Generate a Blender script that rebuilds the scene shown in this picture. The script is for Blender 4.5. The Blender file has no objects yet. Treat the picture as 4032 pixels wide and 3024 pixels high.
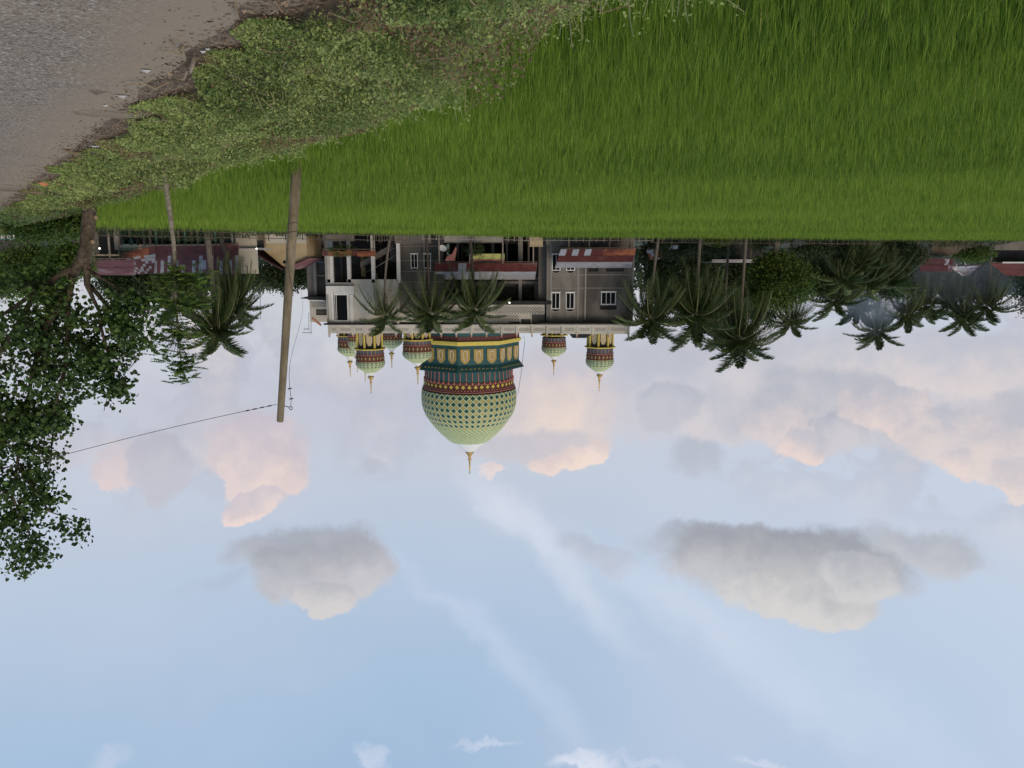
import bpy, math, random
import numpy as np
from mathutils import Vector, Matrix
S = bpy.context.scene
COL = S.collection
rnd = random.Random(7)
rng = np.random.default_rng(11)
PI = math.pi

# ------------------------------------------------------------------ camera
FPX = 3000.0                      # focal length in photo pixels (photo 4032 wide)
TH = math.radians(9.2)            # the phone looks a little upwards
EYE = 1.6
CT, ST = math.cos(TH), math.sin(TH)
cam = bpy.data.cameras.new('camera'); camo = bpy.data.objects.new('camera', cam); COL.objects.link(camo)
cam.sensor_width = 36; cam.lens = 36 * FPX / 4032; cam.clip_start = .05; cam.clip_end = 6000
# the phone was held upside down: rolled by 180 degrees about its axis of view
camo.matrix_world = Matrix(((-1, 0, 0, 0), (0, ST, -CT, 0), (0, -CT, -ST, EYE), (0, 0, 0, 1)))
S.camera = camo

# ------------------------------------------------------------------ sun and exposure
SUN_EL, SUN_ROT = math.radians(32), math.radians(215)
sd = Vector((math.sin(SUN_ROT) * math.cos(SUN_EL), math.cos(SUN_ROT) * math.cos(SUN_EL), math.sin(SUN_EL)))
sl = bpy.data.lights.new('sun', 'SUN'); sl.energy = 1.5; sl.angle = math.radians(25); sl.color = (1, .78, .54)
so = bpy.data.objects.new('sun', sl); COL.objects.link(so); so.rotation_euler = sd.to_track_quat('Z', 'Y').to_euler(); so.location = (-30, -30, 40)
S.view_settings.view_transform = 'Standard'; S.view_settings.look = 'None'; S.view_settings.exposure = 0; S.view_settings.gamma = 1
S.view_settings.use_curve_mapping = False

def ray(x, y):
    cx, cy = 2016 - x, y - 1512
    return cx, FPX * CT - cy * ST, cy * CT + FPX * ST
def at(x, y, Y):
    a, b, c = ray(x, y)
    return Vector((a * Y / b, Y, EYE + c * Y / b))
def BX(x, Y=80): return (2016 - x) * Y / 3022
def BZ(y, Y=80):
    cy = y - 1512
    return EYE + Y * (cy * CT + FPX * ST) / (FPX * CT - cy * ST)

def lin(r, g, b):
    f = lambda v: (v / 255 / 12.92) if v / 255 < .04045 else ((v / 255 + .055) / 1.055) ** 2.4
    return (f(r), f(g), f(b), 1)

# ------------------------------------------------------------------ world: physical sky under thin evening cloud
W = bpy.data.worlds.new('World'); S.world = W; W.use_nodes = True
nt = W.node_tree; nt.nodes.clear()
def N(t, **k):
    n = nt.nodes.new(t)
    for a, b in k.items(): setattr(n, a, b)
    return n
def L(a, b): nt.links.new(a, b)
def mth(op, a, b=None, c=None, clamp=False):
    n = N('ShaderNodeMath', operation=op); n.use_clamp = clamp
    for i, v in enumerate((a, b, c)):
        if v is None: continue
        if isinstance(v, (int, float)): n.inputs[i].default_value = v
        else: L(v, n.inputs[i])
    return n.outputs[0]
def sstep(v, lo, hi, t0=0., t1=1.):
    n = N('ShaderNodeMapRange', interpolation_type='SMOOTHSTEP')
    L(v, n.inputs[0]); n.inputs[1].default_value = lo; n.inputs[2].default_value = hi; n.inputs[3].default_value = t0; n.inputs[4].default_value = t1
    return n.outputs[0]
def mixc(f, a, b):
    n = N('ShaderNodeMix', data_type='RGBA')
    for s, v in ((n.inputs[0], f), (n.inputs[6], a), (n.inputs[7], b)):
        if isinstance(v, (int, float)): s.default_value = v
        elif isinstance(v, tuple): s.default_value = v
        else: L(v, s)
    return n.outputs[2]
def noise(vec, scale, detail=5, rough=.55):
    n = N('ShaderNodeTexNoise'); L(vec, n.inputs['Vector']); n.inputs['Scale'].default_value = scale
    n.inputs['Detail'].default_value = detail; n.inputs['Roughness'].default_value = rough
    return n
BG = .1
def K(r, g, b):
    c = lin(r, g, b); return (c[0] / BG, c[1] / BG, c[2] / BG, 1)
tc = N('ShaderNodeTexCoord').outputs['Generated']
sx = N('ShaderNodeSeparateXYZ'); L(tc, sx.inputs[0])
X_, Y_, Z_ = sx.outputs
AZ = mth('ARCTAN2', X_, Y_); EL = mth('ARCSINE', Z_)
sky = N('ShaderNodeTexSky', sky_type='NISHITA'); sky.sun_disc = False; sky.sun_elevation = SUN_EL; sky.sun_rotation = SUN_ROT
n1 = noise(tc, 7, 9, .6); n2 = noise(tc, 22, 7, .62); n3 = noise(tc, 2.2, 4)
s1 = N('ShaderNodeSeparateColor'); L(n1.outputs['Color'], s1.inputs[0])
s2 = N('ShaderNodeSeparateColor'); L(n2.outputs['Color'], s2.inputs[0])
def ctr(v, k): return mth('MULTIPLY', mth('SUBTRACT', v, .5), k)
AW = mth('ADD', AZ, mth('ADD', ctr(s1.outputs[0], .085), ctr(s2.outputs[0], .05)))
EW = mth('ADD', EL, mth('ADD', ctr(s1.outputs[1], .07), ctr(s2.outputs[1], .045)))
cxyz = N('ShaderNodeCombineXYZ'); L(AW, cxyz.inputs[0]); L(EW, cxyz.inputs[1]); PW = cxyz.outputs[0]
relief = mth('ADD', ctr(s1.outputs[2], 2.0), ctr(s2.outputs[2], 3.0))
# veil of high cloud: lavender near the horizon, clearer blue overhead
ramp = N('ShaderNodeValToRGB'); L(mth('DIVIDE', EL, PI / 2), ramp.inputs[0])
cr = ramp.color_ramp
stops = [(0, (198, 200, 210)), (.09, (205, 206, 216)), (.17, (202, 209, 222)), (.25, (190, 207, 228)), (.34, (174, 200, 228)), (.45, (163, 193, 224)), (1, (163, 193, 224))]
while len(cr.elements) < len(stops): cr.elements.new(.5)
for e, (p, c) in zip(cr.elements, stops): e.position = p; e.color = lin(*c)
vm = N('ShaderNodeVectorMath', operation='SCALE'); L(ramp.outputs[0], vm.inputs[0]); vm.inputs['Scale'].default_value = 1 / BG
col = mixc(.86, sky.outputs[0], vm.outputs[0])
sidew = sstep(AZ, .2, -.9)
col = mixc(mth('MULTIPLY', sidew, .55), col, K(206, 219, 238))
col = mixc(sstep(n3.outputs['Fac'], .42, .75, 0, .35), col, K(204, 210, 226))
# soft heaps of cloud low in the sky
n4 = noise(tc, 7.5, 8, .58); n5 = noise(tc, 3.2, 5)
loww = mth('MULTIPLY', sstep(EL, .36, .16), sstep(n5.outputs['Fac'], .40, .58))
pf = mth('MULTIPLY', loww, sstep(n4.outputs['Fac'], .44, .53, 0, .9))
col = mixc(pf, col, mixc(sstep(n4.outputs['Fac'], .47, .66), K(181, 185, 199), K(221, 213, 213)))
def cloud(dx, dy, rx, ry, lo, hi, op=1., soft=.5, ang=0., rel=.35, warp=True):
    """one cloud: centre and radii in photo display pixels turned into azimuth and elevation"""
    global col
    x, y = dx * 1.8228, dy * 1.8228
    v = Vector(ray(x, y)).normalized()
    a0, e0 = math.atan2(v.x, v.y), math.asin(v.z)
    k = 1.8228 / 3100
    ra, re = rx * k / math.cos(e0), ry * k
    mp = N('ShaderNodeMapping', vector_type='TEXTURE'); L(PW, mp.inputs[0])
    mp.inputs['Location'].default_value = (a0, e0, 0); mp.inputs['Rotation'].default_value = (0, 0, ang); mp.inputs['Scale'].default_value = (ra, re, 1)
    ln_ = N('ShaderNodeVectorMath', operation='LENGTH'); L(mp.outputs[0], ln_.inputs[0])
    m = sstep(ln_.outputs['Value'], 1.15, 1.15 - soft, 0, op)
    dt = N('ShaderNodeVectorMath', operation='DOT_PRODUCT'); L(mp.outputs[0], dt.inputs[0]); dt.inputs[1].default_value = (0, 1, 0)
    t = sstep(mth('MULTIPLY_ADD', relief, rel * 3, dt.outputs['Value']), -1.0, 1.0)
    col = mixc(m, col, mixc(t, K(*lo), K(*hi)))
LAV = (188, 189, 203)
# low grey-lavender banks
cloud(620, 880, 560, 120, LAV, (198, 199, 211), .6, .9)
cloud(1000, 980, 160, 60, (196, 198, 210), (204, 205, 214), .5, .9)
cloud(1450, 840, 380, 120, (188, 190, 202), (206, 204, 211), .8, .5)
cloud(1560, 900, 90, 60, (190, 192, 203), (214, 208, 211), .8, .3)
cloud(1440, 880, 70, 55, (176, 180, 193), (192, 194, 205), .7, .35)
cloud(2000, 830, 420, 130, (190, 193, 204), (214, 208, 211), .8, .4)
cloud(1850, 800, 110, 70, (190, 193, 204), (218, 210, 211), .7, .3)
cloud(2080, 790, 120, 70, (192, 194, 205), (222, 212, 211), .7, .3)
# peach cloud beside the dome
cloud(1195, 870, 150, 140, (200, 196, 204), (226, 212, 206), .92, .45, 0, .3)
cloud(1190, 880, 100, 90, (222, 208, 204), (238, 220, 207), .8, .8)
cloud(1150, 960, 150, 34, (196, 194, 203), (204, 200, 207), .8, .6, .1)
cloud(1225, 985, 78, 22, (220, 205, 204), (242, 222, 210), .97, .3, .15)
cloud(1280, 968, 30, 26, (220, 205, 204), (239, 220, 212), .95, .3)
cloud(1078, 1012, 27, 14, (222, 208, 208), (238, 218, 210), .85, .35)
# tall pink cumulus
cloud(555, 955, 110, 70, (196, 190, 201), (222, 207, 206), .85, .4)
cloud(600, 1005, 55, 60, (202, 194, 203), (232, 212, 206), .9, .28)
cloud(525, 1010, 58, 60, (204, 196, 204), (233, 215, 210), .92, .25)
cloud(545, 1085, 60, 36, (206, 198, 206), (235, 216, 210), .92, .25)
cloud(522, 1106, 32, 20, (214, 202, 206), (237, 217, 211), .92, .25)
cloud(240, 1010, 44, 48, (200, 195, 204), (226, 208, 206), .85, .3)
cloud(335, 1005, 66, 58, (186, 186, 199), (196, 196, 207), .88, .3)
cloud(150, 960, 80, 50, LAV, (208, 203, 210), .55, .7)
# bank on the far side, grey with lit tops
cloud(1790, 890, 170, 90, (180, 184, 196), (206, 203, 209), .88, .35)
cloud(1690, 900, 70, 60, (184, 187, 198), (222, 210, 209), .85, .25)
cloud(1740, 965, 45, 34, (196, 194, 203), (236, 215, 208), .9, .25)
cloud(1820, 935, 60, 50, (178, 182, 195), (208, 204, 209), .85, .25)
cloud(1905, 885, 80, 60, (186, 187, 198), (226, 211, 208), .88, .25)
cloud(1960, 920, 46, 40, (196, 194, 203), (234, 216, 209), .9, .25)
cloud(2070, 950, 110, 60, (186, 188, 199), (224, 212, 209), .88, .3)
cloud(2110, 1010, 70, 34, (200, 197, 205), (234, 216, 209), .88, .25)
cloud(2180, 950, 60, 80, (190, 190, 200), (228, 214, 210), .85, .3)
cloud(2205, 1030, 40, 34, (204, 199, 205), (234, 217, 210), .85, .3)
cloud(1505, 985, 60, 42, (180, 184, 197), (189, 193, 205), .75, .6)
cloud(785, 1012, 40, 22, (182, 186, 199), (188, 192, 204), .6, .8)
# thin high streaks
cloud(1110, 1100, 170, 60, (210, 216, 230), (218, 223, 235), .72, 1.1, -.75, .4)
cloud(1210, 1220, 300, 60, (208, 217, 233), (214, 222, 237), .66, 1.1, -.7, .4)
cloud(1560, 1370, 480, 70, (203, 216, 235), (210, 221, 238), .6, 1.1, -.48, .4)
cloud(980, 1310, 260, 34, (192, 208, 231), (200, 214, 235), .5, 1.1, -.7, .4)
cloud(1150, 1470, 280, 56, (188, 206, 230), (196, 211, 234), .5, 1.1, -.75, .4)
cloud(1880, 1520, 520, 90, (196, 212, 232), (203, 217, 236), .5, 1.1, -.45, .4)
# grey flat-bottomed cumulus
cloud(1640, 1180, 250, 44, (158, 162, 172), (186, 187, 193), .85, .6, 0, .2)
cloud(1560, 1215, 120, 62, (160, 163, 173), (196, 196, 199), .93, .5, 0, .2)
cloud(1750, 1215, 200, 74, (158, 161, 171), (196, 196, 198), .95, .48, 0, .2)
cloud(1640, 1275, 80, 44, (182, 184, 190), (212, 211, 211), .95, .28, 0, .3)
cloud(1755, 1290, 120, 52, (184, 185, 190), (216, 213, 211), .96, .25, -.1, .3)
cloud(1850, 1250, 70, 50, (180, 183, 190), (210, 209, 210), .92, .3)
cloud(1990, 1180, 110, 44, (176, 180, 190), (198, 198, 202), .85, .6)
cloud(1290, 1195, 110, 40, (176, 182, 196), (192, 197, 209), .65, .7, -.1)
cloud(670, 1185, 170, 50, (164, 168, 179), (190, 190, 197), .85, .6, 0, .2)
cloud(650, 1235, 90, 62, (166, 170, 180), (198, 197, 201), .92, .35, 0, .2)
cloud(770, 1225, 80, 66, (168, 171, 181), (204, 201, 204), .92, .3, 0, .2)
cloud(700, 1295, 62, 34, (186, 187, 194), (214, 209, 208), .94, .25, -.1, .3)
cloud(480, 1265, 110, 26, (176, 187, 206), (184, 194, 212), .5, 1)
cloud(810, 1630, 45, 16, (196, 210, 231), (214, 221, 238), .6, .8, -.5)
cloud(1060, 1615, 70, 10, (200, 211, 231), (214, 221, 238), .6, .8)
cloud(1270, 1650, 70, 20, (210, 218, 236), (232, 235, 245), .8, .6)
cloud(1400, 1640, 90, 10, (200, 211, 231), (214, 221, 238), .5, .9)
cloud(1720, 1655, 130, 10, (206, 215, 234), (222, 229, 243), .7, .7)
cloud(250, 1640, 60, 26, (194, 207, 229), (206, 215, 235), .5, .9)
bg = N('ShaderNodeBackground'); L(col, bg.inputs[0]); bg.inputs[1].default_value = BG
wo = N('ShaderNodeOutputWorld'); L(bg.outputs[0], wo.inputs[0])
W.cycles.sampling_method = 'MANUAL'; W.cycles.sample_map_resolution = 512

# ------------------------------------------------------------------ materials
MATS = {}
def M(name, c1, c2=None, scale=3., rough=.85, bump=0., bscale=20., attr=False, transl=0., metal=0., c3=None, c3s=.6, lo=.35, hi=.65, spec=.3, emit=None, stretch=None):
    m = bpy.data.materials.new(name); m.use_nodes = True; t = m.node_tree; ns = t.nodes; b = ns['Principled BSDF']
    def lk(a, c): t.links.new(a, c)
    b.inputs['Roughness'].default_value = rough; b.inputs['Metallic'].default_value = metal; b.inputs['Specular IOR Level'].default_value = spec
    c1 = tuple(c1) + (1,); b.inputs['Base Color'].default_value = c1
    tcn = ns.new('ShaderNodeTexCoord'); vec = tcn.outputs['Object']
    if stretch:
        mp = ns.new('ShaderNodeMapping'); mp.inputs['Scale'].default_value = stretch; lk(vec, mp.inputs[0]); vec = mp.outputs[0]
    out = None
    if c2 is not None:
        c2 = tuple(c2) + (1,)
        if attr:
            a = ns.new('ShaderNodeAttribute'); a.attribute_name = 'tint'; src = a.outputs['Fac']; lo_, hi_ = 0., 1.
        else:
            nz = ns.new('ShaderNodeTexNoise'); nz.inputs['Scale'].default_value = scale; nz.inputs['Detail'].default_value = 8; nz.inputs['Roughness'].default_value = .62
            lk(vec, nz.inputs['Vector']); src = nz.outputs['Fac']; lo_, hi_ = lo, hi
        r = ns.new('ShaderNodeValToRGB'); lk(src, r.inputs[0])
        r.color_ramp.elements[0].position = lo_; r.color_ramp.elements[0].color = c1
        r.color_ramp.elements[1].position = hi_; r.color_ramp.elements[1].color = c2
        if c3 is not None:
            if attr:
                e = r.color_ramp.elements.new(.93); e.color = c2
                r.color_ramp.elements[-1].color = tuple(c3) + (1,)
                out = r.outputs[0]
            else:
                nz2 = ns.new('ShaderNodeTexNoise'); nz2.inputs['Scale'].default_value = scale * .35; nz2.inputs['Detail'].default_value = 6
                lk(vec, nz2.inputs['Vector'])
                r2 = ns.new('ShaderNodeMapRange'); lk(nz2.outputs['Fac'], r2.inputs[0]); r2.inputs[1].default_value = c3s - .08; r2.inputs[2].default_value = c3s + .08
                mx = ns.new('ShaderNodeMix'); mx.data_type = 'RGBA'; lk(r2.outputs[0], mx.inputs[0]); lk(r.outputs[0], mx.inputs[6]); mx.inputs[7].default_value = tuple(c3) + (1,)
                out = mx.outputs[2]
        else: out = r.outputs[0]
        lk(out, b.inputs['Base Color'])
    if bump:
        nb = ns.new('ShaderNodeTexNoise'); nb.inputs['Scale'].default_value = bscale; nb.inputs['Detail'].default_value = 6; lk(vec, nb.inputs['Vector'])
        bp = ns.new('ShaderNodeBump'); bp.inputs['Strength'].default_value = bump; bp.inputs['Distance'].default_value = .05; lk(nb.outputs['Fac'], bp.inputs['Height']); lk(bp.outputs[0], b.inputs['Normal'])
    if transl:
        tr = ns.new('ShaderNodeBsdfTranslucent'); mx = ns.new('ShaderNodeMixShader'); mx.inputs[0].default_value = transl
        if out is not None: lk(out, tr.inputs[0])
        else: tr.inputs[0].default_value = c1
        lk(b.outputs[0], mx.inputs[1]); lk(tr.outputs[0], mx.inputs[2]); lk(mx.outputs[0], ns['Material Output'].inputs[0])
    if emit:
        b.inputs['Emission Color'].default_value = tuple(emit[0]) + (1,); b.inputs['Emission Strength'].default_value = emit[1]
    MATS[name] = m
    return m
soil = M('field_soil', (.045, .05, .02), (.06, .075, .025), 2)
villsoil = M('village_soil', (.06, .055, .04), (.05, .07, .03), .3)
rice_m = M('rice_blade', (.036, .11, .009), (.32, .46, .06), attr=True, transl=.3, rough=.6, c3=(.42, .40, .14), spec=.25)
weed_m = M('weed_leaf', (.09, .15, .035), (.42, .49, .17), attr=True, transl=.25, rough=.7, c3=(.24, .17, .10), spec=.25)
dry_m = M('dry_stem', (.16, .11, .07), (.33, .26, .18), 6)
dirt_m = M('roadside_dirt', (.215, .155, .105), (.31, .24, .17), 1.8, bump=.8, bscale=30, c3=(.15, .105, .07), c3s=.58)
asph_m = None
bark_m = M('bark', (.055, .042, .03), (.17, .13, .09), 5, bump=1, bscale=14, lo=.4, hi=.7, c3=(.30, .24, .17), c3s=.72)
bark_d = M('pale_bark', (.16, .135, .10), (.34, .30, .24), 6, bump=.8, bscale=14)
palmbark = M('palm_bark', (.10, .085, .07), (.22, .19, .155), 4, bump=.8, bscale=9, stretch=(1, 1, 5))
palmbark_d = M('dark_palm_bark', (.04, .037, .033), (.10, .085, .07), 4, bump=.8, bscale=9, stretch=(1, 1, 5))
waru_m = M('round_leaf', (.022, .05, .012), (.12, .21, .045), attr=True, transl=.22, rough=.55, c3=(.15, .26, .05), spec=.35)
sap_m = M('feather_leaf', (.07, .13, .025), (.16, .25, .05), attr=True, transl=.35, rough=.6)
frond_m = M('frond_leaf', (.022, .048, .014), (.105, .15, .04), attr=True, transl=.2, rough=.5, c3=(.22, .20, .09), spec=.4)
rachis_m = M('frond_rib', (.12, .13, .06), (.24, .23, .11), 3)
mango_m = M('glossy_tree_leaf', (.035, .08, .014), (.16, .22, .035), attr=True, transl=.25, rough=.6)
dark_m = M('dark_tree_leaf', (.025, .045, .018), (.07, .105, .035), attr=True, transl=.2, rough=.7)
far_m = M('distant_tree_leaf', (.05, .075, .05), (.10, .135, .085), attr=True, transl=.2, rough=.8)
pole_m = M('weathered_pole_concrete', (.15, .12, .075), (.33, .275, .19), 4, bump=.7, bscale=30, stretch=(1, 1, .25), c3=(.14, .12, .085))
wire_m = M('cable_rubber', (.07, .07, .075), rough=.6)
steel_m = M('galvanised_steel', (.22, .22, .23), (.32, .32, .33), 8, rough=.5, metal=.6)
conc_m = M('bare_concrete', (.135, .125, .112), (.25, .232, .205), .7, bump=.5, bscale=6, lo=.32, hi=.7, c3=(.085, .078, .07), c3s=.56, stretch=(1.3, 1.3, .5))
conc_l = M('pale_concrete', (.24, .225, .20), (.36, .34, .31), 1.2, bump=.4, bscale=8, lo=.3, hi=.7)
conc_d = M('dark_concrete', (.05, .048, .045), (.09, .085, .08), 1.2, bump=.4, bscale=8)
cream_m = M('cream_plaster', (.50, .47, .41), (.62, .585, .515), .6, bump=.2, bscale=8, c3=(.40, .37, .32), c3s=.62)
white_m = M('white_paint', (.62, .62, .60), (.74, .74, .72), 1.5, rough=.6)
lattice_d = M('recess_grey', (.10, .092, .08), (.15, .14, .12), 4)
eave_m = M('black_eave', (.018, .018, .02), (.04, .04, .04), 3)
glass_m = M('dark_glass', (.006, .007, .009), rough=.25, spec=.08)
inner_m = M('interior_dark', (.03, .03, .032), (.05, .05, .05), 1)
terra_m = M('terracotta_ornament', (.42, .20, .12), (.52, .28, .18), 4)
gold_m = M('gold_paint', (.40, .27, .07), (.50, .36, .12), 4, rough=.45)
goldf_m = M('gold_finial', (.45, .28, .07), (.55, .38, .13), 6, rough=.3, metal=.5)
yellow_m = M('yellow_paint', (.58, .46, .08), (.66, .54, .13), 3, rough=.6)
teal_m = M('teal_paint', (.022, .085, .095), (.035, .115, .12), 1.5, rough=.6)
tealg_m = M('grey_teal_paint', (.06, .09, .11), (.09, .12, .14), 1.5, rough=.6)
maroon_m = M('maroon_paint', (.10, .032, .03), (.15, .055, .045), 3, rough=.6)
rose_m = M('rose_paint', (.40, .15, .12), (.48, .20, .16), 3, rough=.6)
mint_m = M('mint_tile', (.36, .41, .21), (.44, .49, .27), 2, rough=.5)
ribc_m = M('pale_mint_rib', (.47, .55, .34), (.55, .62, .40), 2, rough=.5)
ygreen_m = M('yellow_green_tile', (.42, .46, .19), (.50, .53, .25), 2, rough=.5)
dkgreen_m = M('dark_green_tile', (.012, .06, .045), (.02, .09, .065), 2, rough=.4)
golddia_m = M('gold_tile', (.40, .34, .09), (.50, .43, .15), 3, rough=.5)
olive_m = M('olive_tile', (.25, .36, .13), (.33, .44, .19), 3, rough=.5)
ivory_m = M('ivory_tile', (.74, .74, .70), (.82, .82, .79), 2, rough=.5)
redsheet = M('maroon_roof_sheet', (.115, .03, .028), (.17, .052, .045), 1.5, rough=.6, c3=(.20, .10, .08), c3s=.66)
oldred = M('faded_maroon_sheet', (.15, .06, .065), (.21, .095, .10), 1.2, rough=.7, c3=(.30, .22, .22), c3s=.64)
rustsheet = M('rusty_roof_sheet', (.27, .08, .035), (.42, .17, .085), 2, rough=.8, c3=(.15, .045, .03), c3s=.56)
whitesheet = M('zinc_roof_sheet', (.36, .36, .38), (.48, .48, .50), 1.5, rough=.5, c3=(.36, .34, .34), c3s=.66)
patchy = M('peeling_roof_sheet', (.17, .06, .065), (.52, .49, .50), 1.6, rough=.7, lo=.47, hi=.53, stretch=(2.2, .5, 1.2))
tan_m = M('tan_plaster', (.42, .33, .19), (.52, .42, .27), .8, c3=(.30, .20, .08), c3s=.6)
wood_m = M('old_wood', (.08, .065, .05), (.16, .13, .10), 5, bump=.4)
woodp_m = M('pale_wood', (.24, .21, .17), (.34, .30, .25), 5, bump=.4)
green_p = M('green_paint', (.08, .22, .17), (.14, .30, .24), 3)
ylg_p = M('lime_banner', (.42, .46, .14), (.52, .53, .22), 3)
redp = M('red_paint', (.42, .06, .035), (.50, .10, .05), 3)
pinkp = M('pink_cloth', (.38, .13, .12), (.46, .20, .18), 4)
bluew = M('pale_blue_paint', (.40, .47, .54), (.50, .56, .60), 3)
lampm = M('lamp_glow', (.9, .9, .85), emit=((1, .96, .85), 3.))
white_pl = M('white_plastic', (.42, .42, .40), (.52, .51, .48), 9, rough=.5)
orange_pl = M('orange_plastic', (.55, .17, .08), (.6, .22, .1), 9)
stone_m = M('sandy_stone', (.30, .21, .13), (.42, .31, .2), 9, bump=.6)
tarp_m = M('dark_tarp', (.03, .035, .045), (.06, .065, .075), 9, rough=.4)

# ------------------------------------------------------------------ mesh helpers
def wloc(o):
    v = Vector((0, 0, 0))
    while o is not None: v += o.location; o = o.parent
    return v
STUFFN = {'grille', 'scroll_ornament', 'panel_motif', 'base_post', 'base_recess', 'arch_moulding'}
def tag(o, label=None, cat=None, group=None, kind=None):
    if label: o['label'] = label
    if cat: o['category'] = cat
    if group: o['group'] = group
    if kind: o['kind'] = kind
    return o
def thing(name, label, cat, loc, group=None):
    o = bpy.data.objects.new(name, None); COL.objects.link(o); o.location = loc; o.empty_display_size = .3
    return tag(o, label, cat, group)
def link(name, me, parent=None, loc=(0, 0, 0), rot=None, scl=None):
    o = bpy.data.objects.new(name, me); COL.objects.link(o); o.parent = parent; o.location = loc
    if rot is not None: o.rotation_euler = rot
    if scl is not None: o.scale = scl
    return o
def npmesh(name, V, T, mats, tint=None, smooth=False, mi=None):
    V = np.asarray(V, np.float32); T = np.asarray(T, np.int32); k = T.shape[1]
    me = bpy.data.meshes.new(name)
    me.vertices.add(len(V)); me.vertices.foreach_set('co', V.ravel())
    me.loops.add(T.size); me.loops.foreach_set('vertex_index', T.ravel())
    me.polygons.add(len(T)); me.polygons.foreach_set('loop_start', np.arange(0, T.size, k, dtype=np.int32))
    if tint is not None:
        a = me.attributes.new('tint', 'FLOAT', 'POINT'); a.data.foreach_set('value', np.asarray(tint, np.float32))
    for m in (mats if isinstance(mats, (list, tuple)) else [mats]): me.materials.append(m)
    me.update(calc_edges=True)
    if mi is not None: me.polygons.foreach_set('material_index', np.asarray(mi, np.int32))
    if not smooth: me.polygons.foreach_set('use_smooth', np.zeros(len(T), bool))
    return me
class MB:
    def __init__(s): s.v = []; s.f = []; s.m = []
    def add(s, V, F, mi=0):
        b = len(s.v); s.v += [tuple(p) for p in V]; s.f += [tuple(i + b for i in f) for f in F]; s.m += [mi] * len(F); return s
    def box(s, x0, x1, y0, y1, z0, z1, mi=0):
        if x0 > x1: x0, x1 = x1, x0
        if y0 > y1: y0, y1 = y1, y0
        if z0 > z1: z0, z1 = z1, z0
        return s.add([(x0, y0, z0), (x1, y0, z0), (x1, y1, z0), (x0, y1, z0), (x0, y0, z1), (x1, y0, z1), (x1, y1, z1), (x0, y1, z1)],
                     [(0, 3, 2, 1), (4, 5, 6, 7), (0, 1, 5, 4), (1, 2, 6, 5), (2, 3, 7, 6), (3, 0, 4, 7)], mi)
    def tube(s, pts, rad, n=8, mi=0, cap=True, jit=0):
        pts = [Vector(p) for p in pts]; rings = []
        if not isinstance(rad, (list, tuple)): rad = [rad] * len(pts)
        up = Vector((0, 0, 1)); V = []
        for i, p in enumerate(pts):
            d = (pts[min(i + 1, len(pts) - 1)] - pts[max(i - 1, 0)]).normalized()
            ref = up if abs(d.z) < .95 else Vector((1, 0, 0))
            a = d.cross(ref).normalized(); b = a.cross(d)
            for k in range(n):
                t = 2 * PI * k / n; r = rad[i] * (1 + (rnd.uniform(-jit, jit) if jit else 0))
                V.append(p + a * math.cos(t) * r + b * math.sin(t) * r)
        F = []
        for i in range(len(pts) - 1):
            for k in range(n):
                F.append((i * n + k, i * n + (k + 1) % n, (i + 1) * n + (k + 1) % n, (i + 1) * n + k))
        if cap: F.append(tuple(range(n))[::-1]); F.append(tuple((len(pts) - 1) * n + k for k in range(n)))
        return s.add(V, F, mi)
    def lathe(s, prof, c=(0, 0, 0), n=48, mi=0, off=0.):
        V = []; F = []
        for r, z in prof:
            for k in range(n):
                t = 2 * PI * (k + off) / n; V.append((c[0] + r * math.sin(t), c[1] - r * math.cos(t), c[2] + z))
        for i in range(len(prof) - 1):
            for k in range(n): F.append((i * n + k, i * n + (k + 1) % n, (i + 1) * n + (k + 1) % n, (i + 1) * n + k))
        return s.add(V, F, mi)
    def prism(s, poly, y0, y1, mi=0):
        """polygon in x,z extruded along y"""
        n = len(poly); V = [(x, y0, z) for x, z in poly] + [(x, y1, z) for x, z in poly]
        F = [tuple(range(n)), tuple(range(2 * n - 1, n - 1, -1))] + [(i, n + i, n + (i + 1) % n, (i + 1) % n) for i in range(n)]
        return s.add(V, F, mi)
    def build(s, name, mats, parent=None, origin=None, smooth=False):
        if not s.v: s.box(0, .01, 0, .01, 0, .01)
        V = np.array(s.v, float)
        if parent is not None: o0 = wloc(parent)
        elif origin is not None: o0 = Vector(origin)
        else: o0 = Vector(((V[:, 0].min() + V[:, 0].max()) / 2, (V[:, 1].min() + V[:, 1].max()) / 2, V[:, 2].min()))
        V = V - np.array(o0)
        me = bpy.data.meshes.new(name); me.from_pydata(V.tolist(), [], s.f)
        for m in (mats if isinstance(mats, (list, tuple)) else [mats]): me.materials.append(m)
        me.polygons.foreach_set('material_index', s.m)
        me.polygons.foreach_set('use_smooth', [smooth] * len(s.f)); me.update()
        o_ = link(name, me, parent, (0, 0, 0) if parent is not None else o0)
        if name in STUFFN: o_['kind'] = 'stuff'
        return o_
def vn(x, y, sc, seed=0):
    """value noise 0..1 on arrays"""
    x = np.asarray(x, float) * sc + seed * 17.3; y = np.asarray(y, float) * sc + seed * 9.1
    xi, yi = np.floor(x), np.floor(y); fx, fy = x - xi, y - yi
    fx = fx * fx * (3 - 2 * fx); fy = fy * fy * (3 - 2 * fy)
    h = lambda a, b: np.modf(np.abs(np.sin(a * 127.1 + b * 311.7) * 43758.5453))[0]
    return (h(xi, yi) * (1 - fx) + h(xi + 1, yi) * fx) * (1 - fy) + (h(xi, yi + 1) * (1 - fx) + h(xi + 1, yi + 1) * fx) * fy
def unit(a): return a / np.maximum(np.linalg.norm(a, axis=1, keepdims=True), 1e-9)
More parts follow.
